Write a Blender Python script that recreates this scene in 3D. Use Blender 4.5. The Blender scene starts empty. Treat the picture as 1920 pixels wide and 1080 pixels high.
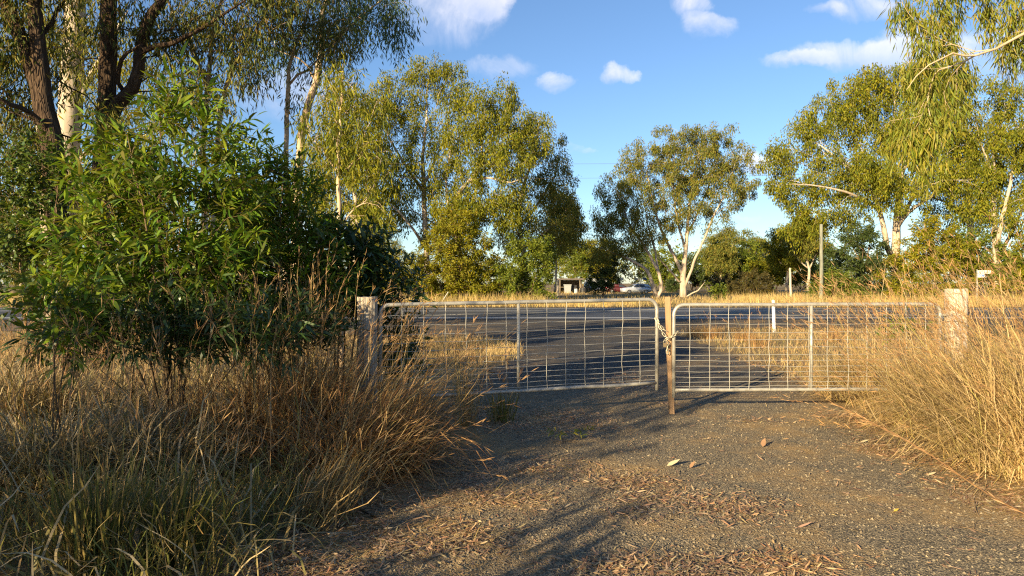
import bpy, bmesh, math, random
import numpy as np
from mathutils import Vector, Matrix, Quaternion

rng = np.random.default_rng(7)
random.seed(7)
sc = bpy.context.scene
col = sc.collection

# ------------------------------------------------------------------ camera
F, HZ, H = 1300.0, 530.0, 1.68          # focal length and horizon in photo pixels, eye height in metres
cam_d = bpy.data.cameras.new('camera'); cam = bpy.data.objects.new('camera', cam_d); col.objects.link(cam)
cam.location = (0, 0, H); cam.rotation_euler = (math.radians(90), 0, 0)
cam_d.sensor_width = 36; cam_d.lens = F * 36 / 1920; cam_d.shift_y = -(540 - HZ) / 1920
cam_d.clip_start = 0.05; cam_d.clip_end = 3000
sc.camera = cam

# ------------------------------------------------------------------ sky, sun, exposure
SUN_EL = math.radians(15.0)
SUN_AZ = math.radians(180 + 37)          # sun stands behind the camera, to the left
world = bpy.data.worlds.new('World'); sc.world = world; world.use_nodes = True
sun_d = bpy.data.lights.new('sun', 'SUN'); sun = bpy.data.objects.new('sun', sun_d); col.objects.link(sun)
sun_d.energy = 5.0; sun_d.angle = math.radians(0.53); sun_d.color = (1.0, 0.79, 0.47)
to_sun = Vector((math.sin(SUN_AZ) * math.cos(SUN_EL), math.cos(SUN_AZ) * math.cos(SUN_EL), math.sin(SUN_EL)))
sun.rotation_euler = (-to_sun).to_track_quat('-Z', 'Y').to_euler()
sun.location = to_sun * 60
sc.view_settings.view_transform = 'Standard'; sc.view_settings.look = 'None'
sc.view_settings.exposure = 1.42; sc.view_settings.gamma = 1.0
sc.view_settings.use_curve_mapping = False
sc.render.engine = 'CYCLES'
sc.cycles.max_bounces = 8; sc.cycles.diffuse_bounces = 5; sc.cycles.glossy_bounces = 2
sc.cycles.transmission_bounces = 4; sc.cycles.transparent_max_bounces = 6
sc.cycles.use_denoising = False
sc.cycles.sample_clamp_indirect = 6.0
sc.cycles.use_adaptive_sampling = False
try: sc.cycles.pixel_filter_type = 'BLACKMAN_HARRIS'; sc.cycles.filter_width = 1.2
except Exception: pass

class NT:
    """small helper to write node trees"""
    def __init__(s, tree): s.t = tree; tree.nodes.clear()
    def n(s, typ, **kw):
        nd = s.t.nodes.new(typ)
        for k, v in kw.items():
            if k.startswith('i_'):
                nd.inputs[k[2:].replace('_', ' ')].default_value = v
            else: setattr(nd, k, v)
        return nd
    def l(s, a, b): s.t.links.new(a, b)
    def math(s, op, a, b=None, c=None, clamp=False):
        nd = s.t.nodes.new('ShaderNodeMath'); nd.operation = op; nd.use_clamp = clamp
        for i, v in enumerate((a, b, c)):
            if v is None: continue
            if isinstance(v, (int, float)): nd.inputs[i].default_value = v
            else: s.l(v, nd.inputs[i])
        return nd.outputs[0]
    def mix(s, fac, a, b, typ='MIX'):
        nd = s.t.nodes.new('ShaderNodeMix'); nd.data_type = 'RGBA'; nd.blend_type = typ
        for inp, v in ((nd.inputs[0], fac), (nd.inputs[6], a), (nd.inputs[7], b)):
            if isinstance(v, (int, float)): inp.default_value = v
            elif isinstance(v, tuple): inp.default_value = (*v[:3], 1)
            else: s.l(v, inp)
        return nd.outputs[2]
    def ramp(s, fac, stops, interp='LINEAR'):
        nd = s.t.nodes.new('ShaderNodeValToRGB'); cr = nd.color_ramp; cr.interpolation = interp
        while len(cr.elements) < len(stops): cr.elements.new(0.5)
        for e, (p, c) in zip(cr.elements, stops): e.position = p; e.color = (*c[:3], 1)
        s.l(fac, nd.inputs[0]); return nd.outputs[0]

def build_world():
    g = NT(world.node_tree)
    sky = g.n('ShaderNodeTexSky', sky_type='NISHITA', sun_disc=False)
    sky.sun_elevation = SUN_EL; sky.sun_rotation = SUN_AZ
    sky.altitude = 100; sky.air_density = 1.0; sky.dust_density = 0.3; sky.ozone_density = 3.0
    tc = g.n('ShaderNodeTexCoord'); sep = g.n('ShaderNodeSeparateXYZ'); g.l(tc.outputs['Generated'], sep.inputs[0])
    x, y, z = sep.outputs
    # a cloud layer: the direction meets a plane high above the ground
    zz = g.math('MAXIMUM', z, 0.02)
    cx = g.math('DIVIDE', x, g.math('ADD', zz, 0.12)); cy = g.math('DIVIDE', y, g.math('ADD', zz, 0.12))
    cmb = g.n('ShaderNodeCombineXYZ'); g.l(cx, cmb.inputs[0]); g.l(cy, cmb.inputs[1])
    n1 = g.n('ShaderNodeTexNoise', i_Scale=2.2, i_Detail=9.0, i_Roughness=0.62); g.l(cmb.outputs[0], n1.inputs['Vector'])
    wide = g.n('ShaderNodeTexNoise', i_Scale=0.75, i_Detail=3.0, i_Roughness=0.5); g.l(cmb.outputs[0], wide.inputs['Vector'])
    fine = g.n('ShaderNodeTexNoise', i_Scale=11.0, i_Detail=10.0, i_Roughness=0.62, i_Distortion=0.8); g.l(tc.outputs['Generated'], fine.inputs['Vector'])
    # individual clouds in the part of the sky ahead, as direction ratios (east, up)
    yy = g.math('MAXIMUM', y, 0.05)
    u = g.math('DIVIDE', x, yy); v = g.math('DIVIDE', z, yy)
    blobs = [(835, 10, 135, 85, .7), (905, 0, 62, 42, 1.0), (930, 128, 75, 28, .4), (1040, 152, 50, 26, .8), (1150, 143, 44, 25, .85), (1300, 8, 48, 34, .7),
             (1340, 50, 60, 26, .5), (1630, 103, 175, 36, .95), (1720, 95, 110, 55, 1.1), (1620, 15, 70, 30, .75), (1545, 12, 50, 16, .55),
             (1420, 305, 42, 30, 1.0), (1090, 277, 50, 9, .35), (1400, 404, 45, 10, .5), (1500, 110, 70, 20, .7), (1880, 110, 130, 90, .85),
             (560, 180, 130, 60, .5), (620, 430, 90, 30, .7)]
    # ragged edges: the direction is pushed about by noise before it is compared with each cloud
    wn = g.n('ShaderNodeTexNoise', i_Scale=16.0, i_Detail=8.0, i_Roughness=0.6); g.l(tc.outputs['Generated'], wn.inputs['Vector'])
    ws = g.n('ShaderNodeSeparateColor'); g.l(wn.outputs['Color'], ws.inputs[0])
    u = g.math('ADD', u, g.math('MULTIPLY', g.math('SUBTRACT', ws.outputs[0], .5), .085))
    v = g.math('ADD', v, g.math('MULTIPLY', g.math('SUBTRACT', ws.outputs[1], .5), .055))
    tot = None; high = None
    for px, py, a, b, w in blobs:
        du = g.math('MULTIPLY', g.math('SUBTRACT', u, (px - 960) / F), F / a)
        dv = g.math('MULTIPLY', g.math('SUBTRACT', v, (HZ - py) / F), F / b)
        e = g.math('SUBTRACT', 1.0, g.math('ADD', g.math('MULTIPLY', du, du), g.math('MULTIPLY', dv, dv)))
        e = g.math('MULTIPLY', g.math('MAXIMUM', e, 0.0), w)
        hv = g.math('MULTIPLY', e, g.math('ADD', dv, g.math('MULTIPLY', du, .35)))
        tot = e if tot is None else g.math('ADD', tot, e); high = hv if high is None else g.math('ADD', high, hv)
    ahead = g.math('GREATER_THAN', y, 0.1)
    high = g.math('DIVIDE', high, g.math('ADD', tot, .02))
    tot = g.math('MULTIPLY', g.math('MINIMUM', tot, 1.2), ahead)
    gen = g.math('MULTIPLY', g.math('SUBTRACT', n1.outputs[0], 0.52), 3.0, clamp=True)
    gen = g.math('MULTIPLY', gen, g.math('MULTIPLY', g.math('SUBTRACT', wide.outputs[0], 0.5), 5.0, clamp=True))
    gen = g.math('MULTIPLY', gen, g.math('SUBTRACT', 1.0, g.math('MULTIPLY', g.math('SUBTRACT', y, 0.45), 6.0, clamp=True)))
    d = g.math('ADD', g.math('MULTIPLY', tot, 1.15), g.math('MULTIPLY', g.math('SUBTRACT', fine.outputs[0], .5), 2.3))
    d = g.math('MULTIPLY', g.math('SUBTRACT', d, .12), g.math('MULTIPLY', tot, 4.0, clamp=True))
    dens = g.math('MAXIMUM', g.math('MULTIPLY', d, 0.95, clamp=True), gen)
    lit = g.math('ADD', g.math('MULTIPLY', high, .75), g.math('ADD', .42, g.math('MULTIPLY', g.math('SUBTRACT', fine.outputs[0], .5), 1.6)), clamp=True)
    warm = (7.6, 7.1, 6.8); shade = (3.7, 4.3, 5.9)
    cc = g.mix(lit, shade, warm)
    skyc = g.mix(1.0, sky.outputs[0], (0.94, 1.0, 1.10), 'MULTIPLY')
    outc = g.mix(g.math('MULTIPLY', dens, 0.66), skyc, cc)
    bg = g.n('ShaderNodeBackground', i_Strength=0.068); g.l(outc, bg.inputs[0])
    o = g.n('ShaderNodeOutputWorld'); g.l(bg.outputs[0], o.inputs[0])
build_world()

def at(px, py, Y):
    return np.array([(px - 960) / F * Y, Y, H - (py - HZ) / F * Y])
def gat(px, py):
    Y = F * H / (py - HZ); return np.array([(px - 960) / F * Y, Y, 0.0])

# ------------------------------------------------------------------ object helpers
def put(o, parent=None, label=None, cat=None, group=None, kind=None):
    col.objects.link(o)
    if parent is not None: o.parent = parent
    if label: o['label'] = label
    if cat: o['category'] = cat
    if group: o['group'] = group
    if kind: o['kind'] = kind
    return o
def thing(name, label, cat, loc=(0, 0, 0), rz=0.0, group=None):
    o = bpy.data.objects.new(name, None); o.empty_display_size = .3
    o.location = loc; o.rotation_euler = (0, 0, rz)
    return put(o, None, label, cat, group)

def raw_mesh(name, V, quads=None, tris=None, mat=None, smooth=False):
    V = np.asarray(V, np.float32).reshape(-1, 3)
    loops, starts, tot = [], [], 0
    if tris is not None and len(tris):
        t = np.asarray(tris, np.int32).reshape(-1, 3); loops.append(t.ravel()); starts.append(np.arange(len(t)) * 3); tot = t.size
    if quads is not None and len(quads):
        q = np.asarray(quads, np.int32).reshape(-1, 4); loops.append(q.ravel()); starts.append(np.arange(len(q)) * 4 + tot)
    L = np.concatenate(loops).astype(np.int32); S = np.concatenate(starts).astype(np.int32)
    me = bpy.data.meshes.new(name)
    me.vertices.add(len(V)); me.vertices.foreach_set('co', V.ravel())
    me.loops.add(len(L)); me.loops.foreach_set('vertex_index', L)
    me.polygons.add(len(S)); me.polygons.foreach_set('loop_start', S)
    me.update(calc_edges=True)
    me.polygons.foreach_set('use_smooth', np.full(len(S), smooth))
    if mat: me.materials.append(mat)
    return me
def mobj(name, V, quads=None, tris=None, mat=None, smooth=False, parent=None, **kw):
    """mesh given in world coordinates; a parent's own location is taken off"""
    V = np.asarray(V, float).reshape(-1, 3)
    if parent is not None:
        M = np.array(parent.matrix_basis.inverted())
        V = V @ M[:3, :3].T + M[:3, 3]
    return put(bpy.data.objects.new(name, raw_mesh(name, V, quads, tris, mat, smooth)), parent, **kw)

class Geo:
    def __init__(s): s.V = []; s.Q = []; s.T = []; s.n = 0
    def add(s, V, quads=None, tris=None):
        V = np.asarray(V, float).reshape(-1, 3)
        if quads is not None and len(quads): s.Q.append(np.asarray(quads, int).reshape(-1, 4) + s.n)
        if tris is not None and len(tris): s.T.append(np.asarray(tris, int).reshape(-1, 3) + s.n)
        s.V.append(V); s.n += len(V); return s
    def box(s, c, size, rot=None):
        c = np.array(c, float); h = np.array(size, float) / 2
        P = np.array([[i, j, k] for k in (-1, 1) for j in (-1, 1) for i in (-1, 1)], float) * h
        if rot is not None: P = P @ np.array(rot).T
        return s.add(P + c, [[0, 2, 3, 1], [4, 5, 7, 6], [0, 1, 5, 4], [2, 6, 7, 3], [0, 4, 6, 2], [1, 3, 7, 5]])
    def tube(s, pts, r, sides=8, cap=True):
        V, Q, T = tube(pts, r, sides, cap); return s.add(V, Q, T)
    def obj(s, name, mat, parent=None, smooth=False, **kw):
        return mobj(name, np.concatenate(s.V), np.concatenate(s.Q) if s.Q else None, np.concatenate(s.T) if s.T else None, mat, smooth, parent, **kw)

def tube(pts, r, sides=8, cap=True):
    P = np.asarray(pts, float); n = len(P)
    r = np.full(n, r, float) if np.isscalar(r) else np.asarray(r, float)
    T = np.gradient(P, axis=0); T /= np.linalg.norm(T, axis=1)[:, None] + 1e-9
    a = T.mean(0); ref = np.eye(3)[np.argmin(np.abs(a))]
    A = np.zeros_like(P); u = ref
    for i in range(n):
        u = u - T[i] * (u @ T[i]); l = np.linalg.norm(u)
        if l < 1e-4: u = np.cross(T[i], [0.3, .8, .5]); l = np.linalg.norm(u)
        u = u / l; A[i] = u
    B = np.cross(T, A)
    th = np.arange(sides) * 2 * np.pi / sides
    V = P[:, None] + r[:, None, None] * (np.cos(th)[None, :, None] * A[:, None] + np.sin(th)[None, :, None] * B[:, None])
    V = V.reshape(-1, 3)
    i = np.arange(n - 1)[:, None] * sides; j = np.arange(sides)[None]; k = (j + 1) % sides
    Q = np.stack([i + j, i + k, i + k + sides, i + j + sides], -1).reshape(-1, 4)
    Tq = []
    if cap and sides >= 3:
        c0 = len(V); V = np.vstack([V, P[0], P[-1]])
        jj = np.arange(sides); kk = (jj + 1) % sides; b = (n - 1) * sides
        Tq = np.concatenate([np.stack([kk, jj, np.full(sides, c0)], -1), np.stack([jj + b, kk + b, np.full(sides, c0 + 1)], -1)])
    return V, Q, Tq

def smooth_path(P, step):
    """Catmull-Rom through points (rows may hold extra channels such as a radius)"""
    P = np.asarray(P, float); out = []
    E = np.vstack([2 * P[0] - P[1], P, 2 * P[-1] - P[-2]])
    for i in range(1, len(E) - 2):
        p0, p1, p2, p3 = E[i - 1:i + 3]
        m = max(2, int(np.linalg.norm((p2 - p1)[:3]) / step))
        t = np.linspace(0, 1, m, endpoint=False)[:, None]
        out.append(.5 * (2 * p1 + (p2 - p0) * t + (2 * p0 - 5 * p1 + 4 * p2 - p3) * t ** 2 + (3 * p1 - p0 - 3 * p2 + p3) * t ** 3))
    out.append(P[-1:]); return np.vstack(out)

# ------------------------------------------------------------------ materials
def new_mat(name):
    m = bpy.data.materials.new(name); m.use_nodes = True
    return m, NT(m.node_tree)
def finish(g, shader):
    o = g.n('ShaderNodeOutputMaterial'); g.l(shader, o.inputs[0])
def principled(g, colr, rough=0.7, spec=0.3, metal=0.0, normal=None):
    p = g.n('ShaderNodeBsdfPrincipled'); p.inputs['Roughness'].default_value = rough
    p.inputs['Specular IOR Level'].default_value = spec; p.inputs['Metallic'].default_value = metal
    if isinstance(colr, tuple): p.inputs['Base Color'].default_value = (*colr, 1)
    else: g.l(colr, p.inputs['Base Color'])
    if normal is not None: g.l(normal, p.inputs['Normal'])
    return p.outputs[0]
def bump(g, h, strength=.5, dist=.01):
    b = g.n('ShaderNodeBump'); b.inputs['Strength'].default_value = strength; b.inputs['Distance'].default_value = dist
    g.l(h, b.inputs['Height']); return b.outputs[0]
def coords(g, scale=(1, 1, 1), obj=False):
    t = g.n('ShaderNodeTexCoord'); mp = g.n('ShaderNodeMapping'); mp.inputs['Scale'].default_value = scale
    g.l(t.outputs['Object'], mp.inputs[0]); return mp.outputs[0]
def noise(g, vec, scale, detail=4, rough=.55):
    n = g.n('ShaderNodeTexNoise'); n.inputs['Scale'].default_value = scale; n.inputs['Detail'].default_value = detail
    n.inputs['Roughness'].default_value = rough; g.l(vec, n.inputs['Vector']); return n.outputs[0]

def island_random(g):
    a = g.n('ShaderNodeNewGeometry').outputs['Random Per Island']; b = g.n('ShaderNodeObjectInfo').outputs['Random']
    return g.math('FRACT', g.math('ADD', a, b))
def leaf_mat(name, stops, trans=.35, rough=.5, spec=.35, tint=(1.25, 1.1, .55), patch=.75):
    m, g = new_mat(name)
    c = g.ramp(island_random(g), stops)
    nv = noise(g, coords(g), patch, 3, .6)
    c = g.mix(1.0, c, g.ramp(nv, [(.30, (.62, .68, .80)), (.5, (1, 1, 1)), (.70, (1.32, 1.22, 1.0))]), 'MULTIPLY')
    p = principled(g, c, rough, spec)
    t = g.n('ShaderNodeBsdfTranslucent'); g.l(g.mix(1.0, c, tint, 'MULTIPLY'), t.inputs[0])
    mx = g.n('ShaderNodeMixShader'); mx.inputs[0].default_value = trans; g.l(p, mx.inputs[1]); g.l(t.outputs[0], mx.inputs[2])
    finish(g, mx.outputs[0]); return m
def ramp5(cols): return [(i / (len(cols) - 1), c) for i, c in enumerate(cols)]

M = {}
M['gum'] = leaf_mat('gum_leaf', ramp5([(.06, .09, .010), (.14, .165, .012), (.20, .215, .014), (.27, .25, .02), (.17, .155, .018), (.08, .115, .016)]), .36, .55, .18)
M['gum_grey'] = leaf_mat('gum_leaf_grey', ramp5([(.07, .105, .026), (.13, .16, .028), (.20, .20, .03), (.25, .195, .04), (.11, .135, .032)]), .36, .55, .2)
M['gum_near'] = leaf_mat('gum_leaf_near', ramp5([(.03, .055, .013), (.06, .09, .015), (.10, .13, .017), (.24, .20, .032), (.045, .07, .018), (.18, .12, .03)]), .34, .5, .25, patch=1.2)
M['gum_right'] = leaf_mat('gum_leaf_weeping', ramp5([(.09, .14, .016), (.15, .19, .018), (.22, .23, .022), (.28, .23, .035), (.13, .16, .022)]), .36)
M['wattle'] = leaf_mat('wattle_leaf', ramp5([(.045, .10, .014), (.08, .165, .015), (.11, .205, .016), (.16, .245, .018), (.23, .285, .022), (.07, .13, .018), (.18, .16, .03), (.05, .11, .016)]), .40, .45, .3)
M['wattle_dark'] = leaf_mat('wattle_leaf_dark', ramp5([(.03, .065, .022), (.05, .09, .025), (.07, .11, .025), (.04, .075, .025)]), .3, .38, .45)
M['vine'] = leaf_mat('vine_leaf', ramp5([(.04, .085, .018), (.08, .13, .02), (.12, .16, .022), (.05, .09, .02)]), .35, .4, .4)
M['bush_yellow'] = leaf_mat('bush_yellow_leaf', ramp5([(.12, .14, .010), (.19, .20, .012), (.26, .23, .015), (.16, .17, .012), (.23, .16, .015)]), .36, .55, .2)
M['bush_green'] = leaf_mat('bush_green_leaf', ramp5([(.07, .115, .012), (.12, .165, .014), (.19, .205, .016), (.09, .125, .014)]), .36)
M['bush_dark'] = leaf_mat('bush_dark_leaf', ramp5([(.03, .055, .015), (.05, .08, .018), (.075, .10, .02), (.04, .06, .018)]), .3)
M['bush_brown'] = leaf_mat('bush_brown_leaf', ramp5([(.06, .05, .012), (.09, .07, .014), (.05, .055, .016), (.11, .075, .016)]), .3)
def grass_mat(name, cols, trans=.25): return leaf_mat(name, ramp5(cols), trans, .55, .3, (1.1, 1.0, .8))
M['straw'] = grass_mat('straw_grass', [(.26, .17, .065), (.38, .26, .11), (.46, .33, .15), (.33, .19, .07), (.27, .22, .07), (.42, .30, .13)])
M['gold'] = grass_mat('golden_grass', [(.38, .26, .10), (.52, .37, .165), (.60, .45, .23), (.46, .28, .115), (.34, .28, .08), (.56, .41, .19)])
M['rust'] = grass_mat('rust_grass', [(.24, .125, .048), (.36, .195, .075), (.44, .265, .11), (.30, .14, .052), (.29, .215, .075), (.40, .235, .095)])
M['thatch'] = grass_mat('grey_thatch', [(.22, .17, .085), (.38, .30, .165), (.50, .41, .25), (.30, .20, .09), (.22, .20, .06), (.36, .28, .145)])
M['greengrass'] = grass_mat('green_grass', [(.08, .10, .022), (.13, .14, .03), (.20, .17, .045), (.26, .19, .07), (.10, .115, .025), (.24, .165, .06)])
M['verge'] = grass_mat('verge_grass', [(.40, .28, .10), (.52, .37, .15), (.58, .43, .20), (.34, .29, .075), (.46, .30, .11)])
M['seed'] = grass_mat('seed_head', [(.36, .20, .085), (.44, .27, .12), (.30, .15, .06), (.50, .33, .16)])
M['litter'] = grass_mat('leaf_litter', [(.20, .10, .055), (.36, .21, .115), (.46, .31, .185), (.26, .125, .07), (.52, .41, .25), (.15, .085, .05), (.42, .34, .165), (.30, .16, .09)], .1)

def bark_mat(name, cols, stretch=(9, 9, 1.4), bumpd=.01, rough=.85, scale=1.0, cracks=False):
    m, g = new_mat(name); v = coords(g, stretch)
    n1 = noise(g, v, 1.2 * scale, 7, .65); v2 = coords(g, (3, 3, 1)); n2 = noise(g, v2, .9 * scale, 3)
    f = g.math('ADD', g.math('MULTIPLY', n1, .6), g.math('MULTIPLY', n2, .4))
    f = g.math('MULTIPLY', g.math('SUBTRACT', f, .3), 2.5, clamp=True)
    c = g.ramp(f, ramp5(cols))
    h = n1
    if cracks:
        vo = g.n('ShaderNodeTexVoronoi', feature='DISTANCE_TO_EDGE'); vo.inputs['Scale'].default_value = 2.6; g.l(v, vo.inputs['Vector'])
        h = g.math('MINIMUM', g.math('MULTIPLY', vo.outputs[0], 3.0), 1.0)
        h = g.math('ADD', h, g.math('MULTIPLY', n1, .5))
    finish(g, principled(g, c, rough, .2, 0, bump(g, h, .9, bumpd))); return m
M['bark_dark'] = bark_mat('ironbark', [(.03, .02, .014), (.075, .048, .03), (.13, .085, .052)], (14, 14, 2.2), .05, cracks=True)
M['bark_pale'] = bark_mat('gum_bark', [(.19, .14, .10), (.34, .27, .20), (.44, .37, .29), (.50, .44, .37)], (4, 4, .8), .004)
M['bark_cream'] = bark_mat('thin_stem_bark', [(.28, .19, .12), (.44, .33, .22), (.56, .45, .32)], (6, 6, 1.2), .003)
M['twig'] = bark_mat('twig_bark', [(.09, .06, .035), (.17, .12, .07)], (9, 9, 2), .002)

def timber_mat(name, cols, grain=22, bd=.006):
    m, g = new_mat(name); v = coords(g, (grain, grain, 1.1))
    n1 = noise(g, v, 1.4, 8, .7); n2 = noise(g, coords(g, (3, 3, 3)), 1.3, 3)
    w = g.n('ShaderNodeTexWave', wave_type='BANDS', bands_direction='X'); w.inputs['Scale'].default_value = .55; w.inputs['Distortion'].default_value = 5
    w.inputs['Detail'].default_value = 3; g.l(v, w.inputs['Vector'])
    crack = g.math('GREATER_THAN', noise(g, coords(g, (grain * 1.6, grain * 1.6, .7)), 1.1, 3), .635)
    f = g.math('ADD', g.math('MULTIPLY', n1, .55), g.math('ADD', g.math('MULTIPLY', n2, .35), g.math('MULTIPLY', w.outputs[1], .15)))
    c = g.ramp(g.math('MULTIPLY', g.math('SUBTRACT', f, .3), 2.3, clamp=True), ramp5(cols))
    c = g.mix(g.math('MULTIPLY', crack, .75), c, (.04, .028, .018))
    h = g.math('SUBTRACT', n1, g.math('MULTIPLY', crack, .8))
    finish(g, principled(g, c, .85, .2, 0, bump(g, h, .9, bd))); return m
M['post_grey'] = timber_mat('weathered_grey_timber', [(.15, .12, .085), (.27, .225, .17), (.40, .35, .28), (.46, .42, .35)])
M['post_pale'] = timber_mat('bleached_timber', [(.34, .26, .19), (.50, .42, .33), (.62, .55, .46)])
M['post_brown'] = timber_mat('hardwood_peg', [(.20, .12, .06), (.36, .225, .12), (.48, .32, .19)], 30, .003)
M['pole_wood'] = timber_mat('power_pole_wood', [(.11, .11, .085), (.18, .185, .145), (.25, .255, .20)], 8, .004)

def galv():
    m, g = new_mat('galvanised_steel'); v = coords(g)
    n = noise(g, v, 14, 5); n2 = noise(g, v, 90, 3)
    c = g.ramp(g.math('ADD', g.math('MULTIPLY', n, .7), g.math('MULTIPLY', n2, .3)), [(.3, (.22, .20, .17)), (.5, (.36, .345, .30)), (.7, (.45, .43, .375)), (.8, (.33, .25, .17))])
    p = principled(g, c, .46, .5, .35, bump(g, n2, .2, .002)); finish(g, p); return m
M['galv'] = galv()
def flat(name, c, rough=.6, spec=.4, metal=0.0, ns=8.0, amt=.25):
    m, g = new_mat(name); n = noise(g, coords(g), ns, 4)
    f = g.math('ADD', 1 - amt / 2, g.math('MULTIPLY', g.math('SUBTRACT', n, .5), amt * 2))
    cc = g.n('ShaderNodeCombineColor'); [g.l(f, cc.inputs[i]) for i in range(3)]
    finish(g, principled(g, g.mix(1.0, c, cc.outputs[0], 'MULTIPLY'), rough, spec, metal)); return m
M['chain'] = flat('zinc_chain', (.48, .44, .33), .4, .5, .55)
M['brass'] = flat('dull_brass', (.30, .22, .12), .45, .5, .6)
M['wire'] = flat('gate_wire', (.47, .455, .40), .45, .5, .35)
M['dark_wire'] = flat('rusty_wire', (.10, .07, .05), .7, .3, .3)
M['white_paint'] = flat('white_paint', (.78, .78, .75), .5, .4)
M['sign_white'] = flat('sign_white', (.76, .74, .66), .45, .4)
M['sign_blue'] = flat('sign_blue', (.02, .22, .70), .4, .4)
M['sign_ink'] = flat('sign_lettering', (.20, .18, .15), .6, .3)
M['silver'] = flat('silver_car_paint', (.52, .55, .60), .28, .6, .4, 3, .06)
M['maroon'] = flat('maroon_car_paint', (.075, .016, .02), .3, .6, .2, 3, .1)
M['glass'] = flat('dark_glass', (.03, .04, .05), .08, .8, 0, 3, .05)
M['rubber'] = flat('tyre_rubber', (.025, .024, .023), .8, .2)
M['alloy'] = flat('alloy_rim', (.5, .5, .5), .35, .5, .7)
M['lamp_clear'] = flat('headlamp', (.75, .76, .74), .15, .6)
M['lamp_red'] = flat('tail_lamp', (.45, .02, .02), .25, .5)
M['tin'] = flat('shed_tin', (.17, .14, .12), .5, .4, .3)
M['tin_dark'] = flat('shed_wall', (.16, .14, .12), .6, .3, .1)
M['board'] = flat('shed_board', (.30, .25, .18), .7, .3)
M['grey_plastic'] = flat('grey_plastic', (.32, .34, .34), .5, .4)
M['white_gel'] = flat('caravan_white', (.50, .52, .54), .4, .4)
M['black_plastic'] = flat('black_plastic', (.03, .03, .032), .55, .4)

def ground_mat():
    m, g = new_mat('dry_earth'); v = coords(g)
    n1 = noise(g, v, .35, 5); n2 = noise(g, v, 6, 6, .65); n3 = noise(g, v, 45, 4, .6)
    c = g.ramp(n1, [(.3, (.16, .115, .06)), (.5, (.27, .20, .10)), (.62, (.34, .25, .12)), (.75, (.19, .17, .065))])
    c = g.mix(g.math('MULTIPLY', n2, .7), c, (.20, .135, .07))
    h = g.math('ADD', g.math('MULTIPLY', n2, 1.0), g.math('MULTIPLY', n3, .35))
    finish(g, principled(g, c, .95, .1, 0, bump(g, h, .8, .05))); return m
M['ground'] = ground_mat()
def drive_mat():
    m, g = new_mat('gravel_seal'); v = coords(g)
    vo = g.n('ShaderNodeTexVoronoi'); vo.inputs['Scale'].default_value = 95; g.l(v, vo.inputs['Vector'])
    vo2 = g.n('ShaderNodeTexVoronoi'); vo2.inputs['Scale'].default_value = 48; g.l(v, vo2.inputs['Vector'])
    sepc = g.n('ShaderNodeSeparateColor'); g.l(vo.outputs['Color'], sepc.inputs[0])
    c = g.ramp(sepc.outputs[0], [(0, (.06, .052, .04)), (.35, (.14, .12, .085)), (.7, (.24, .195, .125)), (1, (.38, .30, .19))])
    dust = noise(g, v, .9, 6, .6); dust2 = noise(g, v, 5, 5, .6)
    # brown dust lies thicker towards the edges of the drive, the wheel tracks stay bare
    sx = g.n('ShaderNodeSeparateXYZ'); g.l(v, sx.inputs[0])
    edge = g.math('MULTIPLY', g.math('SUBTRACT', g.math('ABSOLUTE', g.math('SUBTRACT', sx.outputs[0], 1.7)), 1.5), .55, clamp=True)
    f = g.math('ADD', g.math('MULTIPLY', g.math('SUBTRACT', dust, .48), 5.0), g.math('MULTIPLY', edge, .55))
    f = g.math('MULTIPLY', g.math('ADD', f, g.math('MULTIPLY', g.math('SUBTRACT', dust2, .5), 1.2)), .75, clamp=True)
    c = g.mix(f, c, g.mix(sepc.outputs[1], (.30, .185, .07), (.50, .33, .14)))
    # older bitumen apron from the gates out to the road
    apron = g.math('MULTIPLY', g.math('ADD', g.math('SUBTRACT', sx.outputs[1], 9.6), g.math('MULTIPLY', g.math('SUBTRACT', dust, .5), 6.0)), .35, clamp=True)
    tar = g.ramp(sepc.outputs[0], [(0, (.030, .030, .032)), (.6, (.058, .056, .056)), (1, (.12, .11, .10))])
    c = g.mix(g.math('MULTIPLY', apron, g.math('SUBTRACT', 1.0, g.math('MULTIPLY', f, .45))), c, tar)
    h = g.math('ADD', g.math('SUBTRACT', 1.0, vo.outputs['Distance']), g.math('MULTIPLY', g.math('SUBTRACT', 1.0, vo2.outputs['Distance']), .8))
    b1 = g.n('ShaderNodeBump'); b1.inputs['Strength'].default_value = .55; b1.inputs['Distance'].default_value = .10; g.l(noise(g, v, 2.2, 4, .55), b1.inputs['Height'])
    b2 = g.n('ShaderNodeBump'); b2.inputs['Strength'].default_value = .9; b2.inputs['Distance'].default_value = .012; g.l(h, b2.inputs['Height']); g.l(b1.outputs[0], b2.inputs['Normal'])
    finish(g, principled(g, c, .9, .2, 0, b2.outputs[0])); return m
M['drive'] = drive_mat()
def road_mat():
    m, g = new_mat('asphalt'); v = coords(g)
    n = noise(g, v, 60, 4, .7); n2 = noise(g, coords(g, (.05, 1.1, 1)), .9, 4); n3 = noise(g, v, .5, 4)
    f = g.math('ADD', g.math('MULTIPLY', n, .35), g.math('ADD', g.math('MULTIPLY', n2, .45), g.math('MULTIPLY', n3, .2)))
    c = g.ramp(f, [(.32, (.035, .036, .040)), (.5, (.055, .056, .060)), (.68, (.085, .085, .085))])
    finish(g, principled(g, c, .62, .45, 0, bump(g, n, .5, .006))); return m
M['asphalt'] = road_mat()
def line_mat():
    m, g = new_mat('road_paint'); n = noise(g, coords(g, (1, 3, 1)), 6, 6, .7)
    c = g.ramp(n, [(.32, (.25, .25, .25)), (.45, (.72, .72, .70))])
    finish(g, principled(g, c, .6, .3)); return m
M['line'] = line_mat()
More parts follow.
